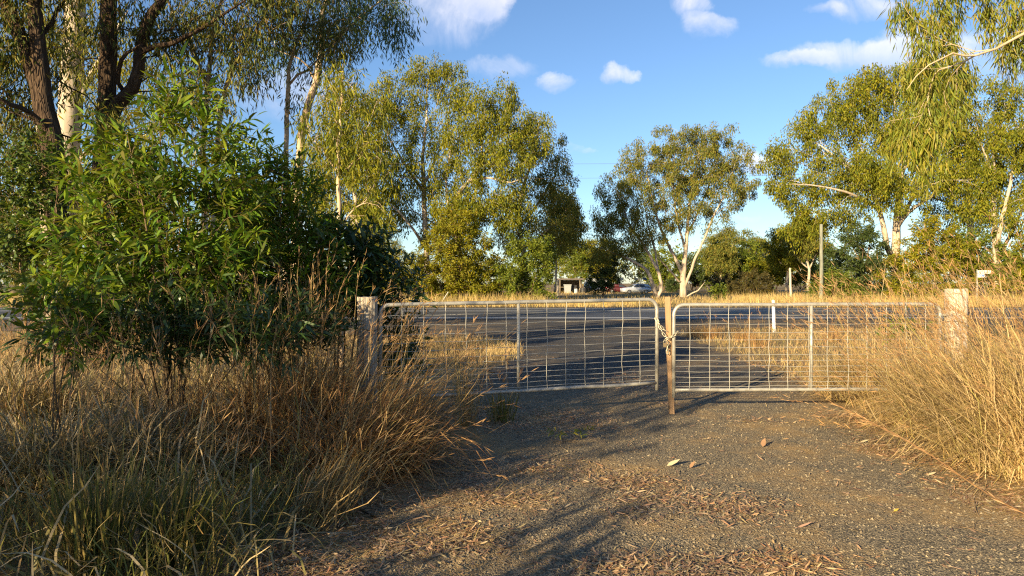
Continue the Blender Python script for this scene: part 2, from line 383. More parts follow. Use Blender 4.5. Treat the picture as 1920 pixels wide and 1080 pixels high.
def stone_mat():
    m, g = new_mat('gravel_stone'); c = g.ramp(island_random(g), ramp5([(.06, .055, .045), (.14, .12, .09), (.24, .20, .13), (.10, .085, .065), (.31, .25, .16), (.19, .14, .085)]))
    finish(g, principled(g, c, .85, .25)); return m
M['stone'] = stone_mat()

# ------------------------------------------------------------------ ground, road, drive
def grid_sheet(name, xs, ys, zf, mat, **kw):
    X, Y = np.meshgrid(xs, ys); V = np.stack([X, Y, zf(X, Y)], -1).reshape(-1, 3)
    nx, ny = len(xs), len(ys); i = np.arange(ny - 1)[:, None] * nx + np.arange(nx - 1)[None]
    return mobj(name, V, np.stack([i, i + 1, i + 1 + nx, i + nx], -1).reshape(-1, 4), None, mat, True, **kw)
def axis(lo, a, b, hi, fine, coarse):
    return np.unique(np.concatenate([np.linspace(lo, a, coarse), np.linspace(a, b, fine), np.linspace(b, hi, coarse)]))
def hump(X, Y):
    left = np.clip((-1.3 - X) / 2.5, 0, 1); right = np.clip((X - 4.4) / 1.5, 0, 1)
    near = np.clip((13 - Y) / 4, 0, 1)
    w = (np.sin(X * 2.1 + Y * 1.3) * np.sin(Y * 2.7 - X) * .5 + .5)
    return (left * .10 + right * .10) * near * (0.4 + w) - 0.012
grid_sheet('ground', axis(-900, -12, 14, 900, 100, 20), axis(-300, -2, 16, 1400, 80, 20), hump, M['ground'], kind='structure')

def strip(name, left, right, z, mat, n_across=6, rough=.0, **kw):
    """sheet between two polylines with the same number of points"""
    L, R = np.asarray(left, float), np.asarray(right, float); n = len(L)
    t = np.linspace(0, 1, n_across)[None, :, None]
    P = L[:, None] * (1 - t) + R[:, None] * t
    V = np.concatenate([P, np.full((n, n_across, 1), z)], -1).reshape(-1, 3)
    i = np.arange(n - 1)[:, None] * n_across + np.arange(n_across - 1)[None]
    return mobj(name, V, np.stack([i, i + 1, i + 1 + n_across, i + n_across], -1).reshape(-1, 4), None, mat, True, **kw)
Ys = np.concatenate([np.linspace(-6, 14, 220), np.linspace(14.1, 31.6, 90)])
def drive_left(Y):
    base = np.interp(Y, [-6, 3.9, 5.5, 8, 12, 14, 20, 22, 26, 31.6], [-1.6, -1.3, -.9, -.9, -.7, -.2, .1, -4, -30, -70])
    return base + .12 * np.sin(Y * 3.1) + .07 * np.sin(Y * 9.3 + 1) + .04 * np.sin(Y * 23)
def drive_right(Y):
    base = np.interp(Y, [-6, 3.9, 6, 9, 13, 15, 23, 25.5, 27, 31.6], [4.6, 4.3, 4.2, 4.3, 4.9, 5.0, 5.4, 8, 30, 75])
    return base + .10 * np.sin(Y * 2.7 + 2) + .06 * np.sin(Y * 8.1) + .04 * np.sin(Y * 21 + 1)
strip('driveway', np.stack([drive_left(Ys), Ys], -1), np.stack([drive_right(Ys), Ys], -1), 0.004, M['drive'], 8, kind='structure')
rx = np.linspace(-500, 500, 60)
road = strip('road', np.stack([rx, np.full_like(rx, 46.5)], -1), np.stack([rx, np.full_like(rx, 31.3)], -1), 0.02, M['asphalt'], 4, kind='structure')
for yc, w in ((32.6, .42), (40.55, .4), (43.9, .35)):
    strip('edge_line' if yc != 40.55 else 'centre_line', np.stack([rx, np.full_like(rx, yc + w / 2)], -1), np.stack([rx, np.full_like(rx, yc - w / 2)], -1), 0.026, M['line'], 2, parent=road)

# ------------------------------------------------------------------ leaves, blades
def unit(v): return v / (np.linalg.norm(v, axis=-1, keepdims=True) + 1e-9)
def leaf_diamonds(g, C, axis, length, width, r):
    """one folded four-point leaf for each row"""
    n = len(C); ax = unit(axis); s = unit(np.cross(ax, unit(r.normal(size=(n, 3))))); nn = np.cross(ax, s)
    L = (length * r.uniform(.65, 1.3, n))[:, None]; W = (width * r.uniform(.7, 1.25, n))[:, None]
    a = C; b = C + ax * L * .42 + s * W * .5 + nn * W * .15; c = C + ax * L; d = C + ax * L * .42 - s * W * .5 + nn * W * .15
    V = np.stack([a, b, c, d], 1).reshape(-1, 3)
    g.add(V, np.arange(n * 4).reshape(-1, 4))
LEAF_T = np.array([0, .3, .3, .68, .68, 1.0]); LEAF_S = np.array([0, 1, -1, .82, -.82, 0])
def leaf_curved(g, C, axis, normal, length, width, curve):
    """six-point curved leaf (two triangles and a quad) for each row"""
    n = len(C); ax = unit(axis); s = unit(np.cross(ax, normal)); nn = np.cross(s, ax)
    L = length[:, None, None]; W = width[:, None, None]; cv = curve[:, None, None]
    t = LEAF_T[None, :, None]; q = LEAF_S[None, :, None]
    V = C[:, None] + ax[:, None] * L * t + s[:, None] * (W * .5 * q) + nn[:, None] * (-cv * L * t * t + np.abs(q) * W * .16) + s[:, None] * (cv * .45 * L * t * (1 - t))
    V = V.reshape(-1, 3); b = np.arange(n)[:, None] * 6
    g.add(V, b + np.array([[1, 3, 4, 2]]), np.concatenate([b + np.array([[0, 1, 2]]), b + np.array([[3, 5, 4]])]))
def blades(g, B, az, lean, length, width, droop, r, segs=4, flat_=.5):
    """grass ribbons: angle from the vertical grows from lean to lean + droop along the blade"""
    n = len(B); h = np.stack([np.cos(az), np.sin(az), np.zeros(n)], -1)
    side = np.stack([-np.sin(az), np.cos(az), np.zeros(n)], -1)
    tw = r.uniform(-1.2, 1.2, n)
    side = side * np.cos(tw)[:, None] + h * np.sin(tw)[:, None]
    P = np.zeros((n, segs + 1, 3)); P[:, 0] = B; st = length / segs
    wob = r.normal(0, .24, (n, segs))
    for k in range(segs):
        th = lean + droop * ((k + .5) / segs) ** 1.4 + wob[:, k]
        P[:, k + 1] = P[:, k] + st[:, None] * (h * np.sin(th)[:, None] + np.array([0, 0, 1.0]) * np.cos(th)[:, None])
    P[:, :, 2] = np.maximum(P[:, :, 2], .008)
    w = np.concatenate([np.linspace(1, .75, segs), [.12]]) * .5
    V = np.stack([P + side[:, None] * (width[:, None] * w)[:, :, None], P - side[:, None] * (width[:, None] * w)[:, :, None]], 2)
    V = V.reshape(-1, 3)
    b = (np.arange(n) * (segs + 1) * 2)[:, None] + np.arange(segs)[None] * 2
    g.add(V, np.stack([b, b + 1, b + 3, b + 2], -1).reshape(-1, 4))
    return P
def seed_heads(g, P, r, n_spike=10, size=.11, spread=.35):
    """spikelets on the last third of each stalk"""
    n = len(P); tip = P[:, -1]; pre = P[:, -2]; d = unit(tip - pre)
    for k in range(n_spike):
        f = r.uniform(-.2, 1.15, n)[:, None]; c = pre + (tip - pre) * f
        a = unit(d + r.normal(0, spread, (n, 3)))
        leaf_diamonds(g, c, a, size * r.uniform(.6, 1.3), .0065, r)

# ------------------------------------------------------------------ branching
def grow(stems, att, r, step=.5, wpath=.3, turn=.55, sag=0.0, jit=.06):
    """stems: polylines of (x,y,z,radius); att: points that every branch system must reach"""
    cap = sum(400 for _ in stems) + len(att) * 14 + 100
    pos = np.zeros((cap, 3)); par = np.full(cap, -1); fix = np.zeros(cap); dr = np.zeros((cap, 3)); pl = np.zeros(cap); n = 0
    for S in stems:
        Q = smooth_path(S, step); start = -1
        if n:
            d = np.linalg.norm(pos[:n] - Q[0, :3], axis=1); start = int(d.argmin())
            if d[start] > 1.2 * step + .3: start = -1
        prev = start
        for i in range(len(Q)):
            if i == 0 and start >= 0: continue
            p = Q[i, :3] + (r.normal(0, jit * step * .6, 3) if 0 < i < len(Q) - 1 else 0)
            pos[n] = p; par[n] = prev; fix[n] = Q[i, 3]
            t = Q[min(i + 1, len(Q) - 1), :3] - Q[max(i - 1, 0), :3]; dr[n] = t / (np.linalg.norm(t) + 1e-9)
            pl[n] = pl[prev] + np.linalg.norm(pos[n] - pos[prev]) if prev >= 0 else 0
            prev = n; n += 1
    ns = n; base_z = min(S[0][2] for S in stems); topz = max(max(q[2] for q in S) for S in stems)
    d0 = np.array([np.linalg.norm(pos[:ns] - a, axis=1).min() for a in att]) if len(att) else []
    tips = []
    lo = base_z + .28 * (topz - base_z)
    for ai in np.argsort(d0):
        a = att[ai]; D = a - pos[:n]; dist = np.linalg.norm(D, axis=1) + 1e-6
        ca = (D * dr[:n]).sum(1) / dist
        cost = dist * (1 + turn * (1 - ca)) + wpath * pl[:n] + np.where((pos[:n, 2] < min(lo, a[2] - .5)), 3 * step, 0)
        j = int(cost.argmin()); L = dist[j]; m = int(min(12, max(2, round(L / step))))
        p0 = pos[j]; c1 = p0 + dr[j] * L * .38 + np.array([0, 0, .06 * L]); prev = j
        for k in range(1, m + 1):
            t = k / m; p = (1 - t) ** 2 * p0 + 2 * t * (1 - t) * c1 + t * t * a
            p = p + (r.normal(0, jit * L / m * 1.6, 3) if k < m else 0); p[2] -= sag * L * t * t
            pos[n] = p; par[n] = prev; v = p - pos[prev]; dr[n] = v / (np.linalg.norm(v) + 1e-9); pl[n] = pl[prev] + np.linalg.norm(v); prev = n; n += 1
        tips.append(prev)
    return pos[:n], par[:n], fix[:n], np.array(tips, int), dr[:n]
def skeleton_mesh(g, pos, par, fix, r0, expo=2.3, sides_big=9, rmin_keep=0.0, taper=.0):
    n = len(pos); acc = np.zeros(n); R = np.zeros(n); nch = np.bincount(par[par >= 0], minlength=n)
    for i in range(n - 1, -1, -1):
        R[i] = acc[i] ** (1 / expo) if nch[i] else r0
        if fix[i] > 0: R[i] = max(fix[i], .0)
        if par[i] >= 0: acc[par[i]] += R[i] ** expo
    best = np.full(n, -1)
    for i in range(n):
        p = par[i]
        if p >= 0 and (best[p] < 0 or (R[i] + (1 if fix[i] > 0 and fix[p] > 0 else 0)) > (R[best[p]] + (1 if fix[best[p]] > 0 and fix[p] > 0 else 0))): best[p] = i
    lines = {}; owner = np.full(n, -1); out = []
    for i in range(n):
        p = par[i]
        if p >= 0 and best[p] == i and owner[p] >= 0: out[owner[p]].append(i); owner[i] = owner[p]
        else: out.append(([p] if p >= 0 else []) + [i]); owner[i] = len(out) - 1
    for ln in out:
        if len(ln) < 2: continue
        rr = R[ln].copy(); 
        if par[ln[1]] == ln[0] and best[ln[0]] != ln[1]: rr[0] = rr[1]
        if rr.max() < rmin_keep: continue
        rr[-1] *= .5
        sides = sides_big if rr[0] > .06 else (5 if rr[0] > .02 else 3)
        g.tube(pos[ln], rr, sides, sides > 3)
    return R
def lobe_points(lobes, Y, n, r, depth=1.0, shell=.45, mind=.0):
    """scatter points in ellipsoids; a lobe is (px, py, rx_px, ry_px[, dy metres[, weight]])"""
    A = np.array([l[2] * l[3] * (l[5] if len(l) > 5 else 1) for l in lobes], float); A /= A.sum(); out = []
    for l, a in zip(lobes, A):
        k = max(2, int(round(n * a))); c = at(l[0], l[1], Y); c[1] += (l[4] if len(l) > 4 else 0)
        rx, rz = l[2] / F * Y, l[3] / F * Y; ry = min(rx, rz * 1.6) * depth
        d = unit(r.normal(size=(k * 3, 3))) * (r.uniform(0, 1, (k * 3, 1)) ** shell)
        P = c + d * np.array([rx, ry, rz]); sel = []
        md = mind
        for p in P:
            if len(sel) >= k: break
            if not sel or np.min(np.linalg.norm(np.array(sel) - p, axis=1)) > md: sel.append(p)
        out += sel
    return np.array(out)

def pts(Y, *rows):
    """stem given as (px, py, radius m[, extra depth])"""
    return [list(at(q[0], q[1], Y + (q[3] if len(q) > 3 else 0))) + [q[2]] for q in rows]

def tree(name, label, Y, stems, lobes, n_att, n_leaf, leaf, bark, leafmat, clump=(.55, .55, .6), hang=1.0, r0=.012, step=.7, seed=1, group=None, cat='tree', mind=.5, depth=1.0, shell=.45, wpath=.3, sag=.0, foliage='crown', trunkname='trunk', back=0.5):
    r = np.random.default_rng(seed)
    root0 = np.array(stems[0][0][:3])
    root = thing(name, label, cat, (root0[0], root0[1], 0), 0, group)
    if Y > 50 and bark is M['bark_pale']: stems = [[[q[0], q[1], q[2], q[3] * .74] for q in S] for S in stems]
    if Y > 50 and foliage == 'crown': n_att = int(n_att * .66); mind *= 1.3; shell = .36
    att = lobe_points(lobes, Y, n_att, r, depth, shell, mind)
    pos, par, fix, tips, dr = grow(stems, att, r, step, wpath, sag=sag)
    g = Geo(); skeleton_mesh(g, pos, par, fix, r0)
    g.obj(trunkname, bark, root, True)
    # leaf clumps at the branch tips and along the last stretch
    C = pos[tips]; prevs = pos[par[tips]]; 
    cen = np.concatenate([C, C * (1 - back) + prevs * back]); wts = r.uniform(.25, 1.75, len(cen)); wts[len(C):] *= .45
    if Y > 50: clump = tuple(c * (1.08 if foliage == 'crown' else .85) for c in clump)
    if Y > 50 and foliage == 'crown': wts[len(C):] *= .45
    cnt = np.maximum(1, (n_leaf * ((.95 if foliage == 'foliage' else 1.45) if Y > 50 else 1.0) * wts / wts.sum()).astype(int)); idx = np.repeat(np.arange(len(cen)), cnt)
    sc_ = r.uniform(.7, 1.3, len(cen))[idx][:, None]
    d = unit(r.normal(size=(len(idx), 3))) * r.uniform(0, 1, (len(idx), 1)) ** .45
    P = cen[idx] + d * np.array(clump) * sc_
    P[:, 2] -= clump[2] * .3
    ax = np.stack([r.normal(0, .45, len(idx)), r.normal(0, .45, len(idx)), -hang + r.normal(0, .35, len(idx))], -1) + d * .35
    P[:, 2] = np.maximum(P[:, 2], .25)
    gl = Geo(); leaf_diamonds(gl, P, ax, leaf[0], leaf[1], r)
    gl.obj(foliage, leafmat, root, False, kind='stuff')
    return root

# ------------------------------------------------------------------ big trees across the road
pale, GF, GG = M['bark_pale'], M['gum'], M['gum_grey']
FAR = (.28, .085)
tree('gum_tree', 'tall white trunked gum with forked limbs behind the leaning metal post', 62,
     [pts(62, (800, 552, .42), (800, 480, .36), (796, 400, .32), (794, 330, .26), (792, 290, .20), (799, 228, .13), (802, 150, .06)),
      pts(62, (796, 360, .2), (772, 328, .17), (748, 290, .14), (728, 252, .10), (716, 200, .05)),
      pts(62, (795, 350, .2), (806, 322, .17, 1), (822, 285, .13, 1.5), (836, 248, .10, 2), (846, 180, .05, 2)),
      pts(62, (800, 470, .2), (775, 430, .15, -2), (745, 395, .12, -3), (720, 375, .07, -3.5))],
     [(758, 165, 42, 55), (800, 130, 40, 30), (845, 150, 45, 45), (715, 200, 45, 55), (770, 240, 60, 50), (850, 230, 45, 60), (700, 300, 60, 55), (800, 330, 75, 55, -1),
      (720, 390, 65, 50), (830, 420, 60, 45), (690, 460, 45, 45, 1, .6)], 420, 30000, FAR, pale, GF, (.62, .62, .85), seed=11, group='gum trees across the road', mind=.75)
tree('gum_tree', 'gum with pale limb reaching sideways, between the forked gum and the dark crowned gum', 59,
     [pts(59, (868, 550, .38), (862, 480, .34), (852, 420, .28), (858, 366, .24), (882, 338, .20), (897, 318, .17), (916, 275, .13), (945, 222, .08), (950, 170, .04)),
      pts(59, (880, 340, .15), (915, 334, .13, -1), (958, 342, .09, -2), (990, 330, .05, -2)),
      pts(59, (905, 300, .12), (900, 255, .09, 1), (888, 200, .05, 1)),
      pts(59, (850, 430, .16), (836, 350, .12, 1.5), (845, 280, .07, 1.5))],
     [(935, 175, 32, 32), (945, 225, 48, 45), (895, 205, 35, 45), (880, 280, 55, 55), (955, 300, 50, 55, -1), (905, 370, 60, 45), (860, 400, 50, 40), (955, 390, 50, 45), (1000, 250, 30, 45)],
     340, 25000, FAR, pale, GF, (.6, .6, .82), seed=12, group='gum trees across the road', mind=.75)
tree('gum_tree', 'dense dark crowned gum above the yellow green bushes near the shed', 67,
     [pts(67, (985, 546, .34), (984, 480, .30), (972, 405, .25), (985, 340, .2), (1005, 280, .12), (1012, 220, .05)),
      pts(67, (980, 420, .18), (1010, 380, .15, 1), (1040, 330, .10, 2), (1050, 280, .05, 2)),
      pts(67, (984, 470, .15), (1015, 440, .12), (1050, 410, .08), (1070, 380, .04))],
     [(1005, 225, 26, 30), (985, 270, 40, 45), (1030, 290, 38, 45), (1050, 350, 42, 45), (1000, 350, 55, 50), (1068, 400, 27, 45), (1020, 430, 55, 40), (960, 440, 45, 40)],
     300, 17000, (.29, .075), pale, GG, (.62, .62, .8), seed=13, group='gum trees across the road', mind=.8)
tree('gum_tree', 'slender pale stemmed gum between the dark crowned gum and the shed', 84,
     [pts(84, (1040, 548, .2), (1043, 500, .17), (1036, 440, .13), (1045, 380, .07)), pts(84, (1042, 490, .1), (1060, 440, .08), (1078, 400, .04))],
     [(1050, 400, 40, 50), (1075, 430, 24, 40), (1030, 450, 35, 35)], 130, 8500, (.40, .10), pale, GG, (.7, .7, .8), seed=14, group='gum trees across the road', mind=.8)
tree('gum_tree', 'pale leaved gum across the road behind the slender sapling', 56,
     [pts(56, (668, 555, .32), (664, 470, .28), (668, 390, .23), (655, 320, .16), (645, 240, .08)), pts(56, (666, 420, .16), (640, 360, .12), (612, 310, .06)),
      pts(56, (668, 400, .14), (700, 350, .10), (715, 300, .05))],
     [(645, 200, 45, 45), (615, 290, 45, 50), (675, 280, 50, 55), (650, 370, 70, 45), (600, 390, 40, 45), (690, 420, 45, 40)], 260, 15000, FAR, pale, GF, (.6, .6, .85), seed=15, group='gum trees across the road', mind=.8)
for sd, Y, px, top, lab in ((16, 64, 470, 330, 'gum across the road seen through the gap beside the wattle shrub'), (17, 70, 250, 300, 'gum across the road hidden behind the big wattle shrub'),
                            (18, 60, 40, 360, 'low gum across the road behind the rough barked trunk')):
    h = 548 - top
    tree('gum_tree', lab, Y, [pts(Y, (px, 552, .3), (px + 5, 470, .26), (px - 4, 548 - h * .5, .18), (px + 8, 548 - h * .85, .06)), pts(Y, (px, 480, .15), (px + 45, 548 - h * .5, .09), (px + 60, 548 - h * .7, .04))],
         [(px, top + 35, 55, 40), (px + 50, top + 70, 50, 45), (px - 50, top + 75, 50, 45), (px, top + 110, 80, 45)], 180, 11000, (.38, .095), pale, GG, (.65, .65, .8), seed=sd, group='gum trees across the road', mind=.8)
# the lone spreading gum and its leaning neighbour
tree('gum_tree', 'spreading round topped gum with white fluted trunk standing alone beside the silver wagon', 81,
     [pts(81, (1281, 560, .62), (1281, 530, .48), (1282, 505, .42), (1287, 458, .3), (1291, 404, .24), (1300, 330, .15), (1318, 262, .06)),
      pts(81, (1279, 512, .3), (1258, 468, .24), (1240, 430, .2), (1225, 380, .14), (1212, 320, .06)),
      pts(81, (1284, 540, .24), (1300, 494, .21, -1), (1316, 458, .18, -1), (1338, 406, .14, -1), (1368, 345, .07, -1)),
      pts(81, (1285, 470, .2), (1268, 400, .16, 1), (1262, 330, .11, 1), (1266, 270, .05, 1)),
      pts(81, (1289, 440, .18), (1312, 390, .13, 1.5), (1340, 320, .08, 1.5), (1345, 270, .04, 1.5)),
      pts(81, (1278, 535, .16), (1258, 508, .13, -1), (1240, 490, .09, -1.5), (1232, 476, .05, -2)),
      pts(81, (1290, 553, .13), (1308, 545, .10, -1), (1322, 528, .06, -1))],
     [(1335, 256, 52, 27), (1265, 260, 50, 28), (1212, 292, 46, 30), (1300, 305, 76, 38), (1372, 298, 36, 40), (1394, 345, 28, 40), (1240, 345, 66, 40), (1330, 360, 66, 46),
      (1180, 330, 36, 26), (1265, 405, 50, 32), (1340, 415, 40, 30, 0, .5)], 520, 34000, (.31, .088), pale, GG, (.62, .62, .72), seed=21, mind=.9, group='gum trees beside the lone wagon', depth=1.1)
tree('gum_tree', 'gum with two bare grey trunks leaning over the silver wagon', 78,
     [pts(78, (1231, 560, .34), (1222, 530, .29), (1211, 506, .25), (1180, 486, .19), (1140, 470, .10), (1120, 462, .05)),
      pts(78, (1240, 560, .3), (1236, 515, .25), (1206, 458, .19), (1180, 420, .15), (1158, 360, .07)),
      pts(78, (1236, 520, .2), (1228, 470, .16, 1), (1215, 420, .11, 1), (1205, 370, .05, 1))],
     [(1150, 355, 34, 32), (1135, 405, 34, 34), (1180, 400, 40, 40), (1130, 455, 34, 34), (1180, 450, 36, 28), (1220, 430, 32, 28)], 240, 11500, (.32, .08), pale, GG, (.65, .65, .75), seed=22, mind=.9, group='gum trees beside the lone wagon')
# right side gums
tree('gum_tree', 'broad golden crowned gum with thick white trunk behind the power pole', 60,
     [pts(60, (1678, 556, .66), (1680, 500, .54), (1680, 445, .46), (1686, 345, .32), (1693, 318, .26), (1700, 250, .16), (1698, 180, .06)),
      pts(60, (1676, 490, .34), (1663, 460, .31, -1), (1643, 378, .24, -1.5), (1594, 318, .17, -2), (1535, 270, .08, -2)),
      pts(60, (1684, 430, .26), (1702, 398, .22, -1), (1744, 370, .16, -1.5), (1788, 332, .08, -2)),
      pts(60, (1686, 420, .24), (1728, 332, .18, 1), (1750, 260, .12, 1.5), (1765, 190, .05, 1.5)),
      pts(60, (1650, 395, .18), (1600, 365, .14, -2.5), (1540, 350, .09, -3), (1490, 345, .04, -3)),
      pts(60, (1688, 340, .2), (1660, 280, .15, 1), (1640, 210, .08, 1.5))],
     [(1665, 145, 62, 34), (1600, 178, 58, 40), (1725, 155, 58, 45), (1550, 225, 58, 46), (1640, 230, 68, 55), (1720, 250, 66, 58), (1495, 278, 55, 44), (1460, 312, 36, 36), (1560, 320, 60, 45, -1),
      (1500, 365, 45, 38, -1), (1580, 385, 55, 30, -1.5), (1640, 320, 55, 45, -1), (1775, 220, 45, 55), (1790, 300, 55, 45), (1740, 330, 45, 35, -1.5), (1470, 345, 40, 34, -1), (1530, 410, 60, 34, -1), (1600, 330, 60, 40, -3), (1660, 370, 50, 34, -3), (1720, 200, 60, 50, -3), (1800, 370, 50, 34, -2), (1500, 420, 36, 26)], 900, 60000, (.28, .088), pale, GF, (.62, .62, .78), seed=31, group='gum trees behind the street sign', mind=.75)
tree('gum_tree', 'shadowed grey trunked gum between the golden gum and the tall pale stems', 74,
     [pts(74, (1822, 552, .5), (1820, 430, .42), (1813, 365, .3), (1805, 300, .14)), pts(74, (1820, 420, .25), (1785, 385, .18), (1750, 370, .10), (1725, 350, .04)),
      pts(74, (1820, 410, .22), (1850, 375, .15), (1880, 340, .07))],
     [(1800, 300, 50, 40), (1850, 320, 40, 40), (1760, 350, 40, 30), (1820, 250, 50, 45), (1850, 390, 50, 35), (1770, 400, 40, 26)], 240, 14000, (.30, .08), pale, GG, (.7, .7, .8), seed=32, group='gum trees behind the street sign', mind=.9)
tree('gum_tree', 'tall pale gum with several upright stems above the street sign', 57,
     [pts(57, (1868, 556, .36), (1867, 456, .3), (1862, 365, .23), (1868, 258, .15), (1898, 178, .06)),
      pts(57, (1869, 470, .24), (1876, 425, .21, -1), (1894, 344, .16, -1), (1902, 280, .10, -1), (1930, 210, .05, -1)),
      pts(57, (1869, 490, .2), (1900, 430, .17, 1), (1925, 370, .12, 1), (1935, 300, .06, 1)), pts(57, (1862, 330, .12), (1840, 270, .08), (1828, 220, .04))],
     [(1865, 175, 40, 30), (1910, 180, 40, 35), (1830, 235, 36, 38), (1900, 240, 45, 40), (1850, 320, 32, 40), (1920, 320, 45, 60), (1960, 250, 50, 70), (1870, 270, 50, 40, -2), (1840, 380, 40, 40), (1900, 400, 45, 40, -2)], 400, 20000, FAR, pale, GF, (.55, .55, .75), seed=33, group='gum trees behind the street sign', mind=.75)
# more distant gums behind the green thicket
for sd, Y, px, top, w, lab in ((41, 132, 1385, 428, 42, 'distant flat topped gum behind the rusty rounded shrub'), (42, 140, 1440, 440, 34, 'distant gum with splayed white limbs over the green thicket'),
                               (43, 120, 1350, 436, 30, 'distant thin gum half hidden by the spreading gum'), (44, 105, 1475, 420, 34, 'distant gum beside the bare grey stake'),
                               (45, 98, 1515, 400, 34, 'distant gum close behind the power pole'), (46, 150, 1075, 440, 36, 'distant gum above the open shed'), (47, 145, 700, 430, 60, 'distant gum showing beneath the forked gum')):
    tree('distant_gum', lab, Y, [pts(Y, (px, 545, .3), (px + 2, 505, .24), (px - 6, 475, .16), (px - 12, top + 22, .05)), pts(Y, (px + 2, 502, .17), (px + 18, 472, .12), (px + 26, top + 20, .04)),
                       pts(Y, (px, 505, .15), (px - 24, 478, .10), (px - 34, top + 35, .04))],
         [(px - w * .35, top + 15, w * .6, 14), (px + w * .4, top + 18, w * .55, 15), (px, top + 34, w * .9, 16), (px - w * .7, top + 40, w * .5, 16), (px, top + 60, w * .9, 18), (px + w * .6, top + 50, w * .5, 18)], 190, 9000, (.42, .12), pale, GG if sd % 2 else GF, (1.0, 1.0, .7), hang=.7, seed=sd, group='distant gums', mind=1.0, step=.9)

# ------------------------------------------------------------------ bushes across the road
def bush(label, Y, lobes, n_att, n_leaf, leaf, mat, seed, group, name='roadside_bush', clump=(.4, .4, .35), hang=.25, base=None, cat='bush'):
    l = lobes[0]; bx = base if base is not None else l[0]; r = np.random.default_rng(seed); stems = []
    gy = HZ + F * H / Y
    for k in range(5):
        tx = l[0] + r.uniform(-.6, .6) * l[2]; ty = l[1] + r.uniform(-.5, .2) * l[3]
        stems.append(pts(Y, (bx + r.uniform(-.15, .15) * l[2], gy + 1, .06), ((bx + tx) / 2 + r.uniform(-4, 4), (gy + ty) / 2, .045, r.uniform(-.5, .5)), (tx, ty, .02, r.uniform(-.8, .8))))
    return tree(name, label, Y, stems, lobes, n_att, n_leaf, leaf, M['twig'], mat, clump, hang, .008, .4, seed, group, cat, .3, 1.0, .4, .3, 0, 'foliage', 'stem')
BG = 'bushes on the far verge'
BL = (.23, .09)
bush('yellow olive bush in front of the forked gum, beside the leaning metal post', 55, [(835, 500, 62, 50), (790, 530, 55, 34), (870, 525, 55, 42), (830, 455, 42, 40), (840, 545, 80, 24)], 250, 17000, BL, M['bush_yellow'], 51, BG)
bush('tall olive bush under the sideways limb of the gum', 57, [(850, 430, 50, 48), (890, 470, 55, 50), (910, 520, 55, 46)], 210, 14000, BL, M['bush_yellow'], 52, BG)
bush('bright yellow green bush beside the open shed', 56, [(985, 505, 62, 48), (945, 525, 48, 40), (1018, 495, 30, 55), (990, 460, 46, 36), (980, 545, 70, 20)], 250, 18000, BL, M['bush_green'], 53, BG)
bush('low golden green bush across the road from the grey gate post', 54, [(735, 525, 55, 34), (760, 495, 42, 36), (690, 528, 50, 34), (650, 540, 45, 26)], 170, 11000, BL, M['bush_yellow'], 54, BG)
bush('dark green bush hiding the maroon car', 86, [(1133, 505, 34, 38), (1118, 528, 26, 22), (1148, 528, 18, 18), (1140, 475, 28, 26)], 180, 12000, (.26, .10), M['bush_dark'], 55, BG)
bush('large dark shaded bush beside the power pole', 58, [(1605, 475, 58, 55), (1645, 515, 46, 44), (1570, 505, 36, 50), (1605, 435, 45, 26), (1610, 545, 70, 22)], 270, 20000, BL, M['bush_dark'], 56, BG)
bush('tall sunlit yellow bush between the street sign and the dark shaded bush', 56, [(1740, 468, 58, 54), (1695, 505, 48, 50), (1785, 495, 50, 55), (1750, 428, 42, 28), (1740, 545, 80, 22)], 280, 21000, BL, M['bush_yellow'], 57, BG)
bush('leafy green bush behind the street sign', 57.5, [(1830, 478, 56, 52), (1875, 505, 50, 50), (1800, 460, 42, 40)], 240, 17000, BL, M['bush_green'], 58, BG)
bush('bush beneath the tall pale upright gum stems', 56.5, [(1925, 480, 55, 56), (1970, 500, 55, 52), (1895, 525, 46, 36)], 190, 13000, BL, M['bush_yellow'], 59, BG)
bush('low sunlit shrub at the foot of the power pole', 54, [(1565, 530, 36, 30), (1540, 542, 30, 20), (1595, 545, 36, 20)], 130, 8000, (.18, .07), M['bush_green'], 60, BG)
bush('small bright green sapling in the dry grass near the white fluted trunk', 58, [(1347, 548, 12, 18), (1352, 540, 9, 12)], 40, 900, (.22, .10), M['bush_green'], 61, BG, name='green_sapling')
bush('rusty brown rounded shrub beside the lone spreading gum', 92, [(1352, 532, 24, 22), (1372, 538, 18, 16)], 110, 7000, (.22, .09), M['bush_brown'], 62, BG)
bush('dark brown shrub beside the rusty rounded shrub', 90, [(1412, 528, 34, 26), (1385, 540, 25, 16), (1436, 538, 18, 18)], 150, 9000, (.22, .09), M['bush_brown'], 63, BG)
bush('small clipped looking round bush behind the white fluted trunk', 118, [(1260, 534, 13, 12)], 60, 3500, (.25, .11), M['bush_dark'], 64, BG)
TL = ['thicket shrub under the flat topped distant gum', 'bright thicket shrub just behind the dark brown shrub', 'yellow green thicket shrub beside the bare stake', 'thicket shrub filling in behind the bare stake', 'dark thicket shrub behind the power pole',
      'dark thicket shrub directly behind the spreading gum trunk', 'green thicket shrub between the spreading gum and the leaning trunks', 'dark thicket shrub far behind the silver wagon', 'green thicket shrub rising behind the shed roof', 'yellow green thicket shrub behind the dark bush that hides the maroon car']
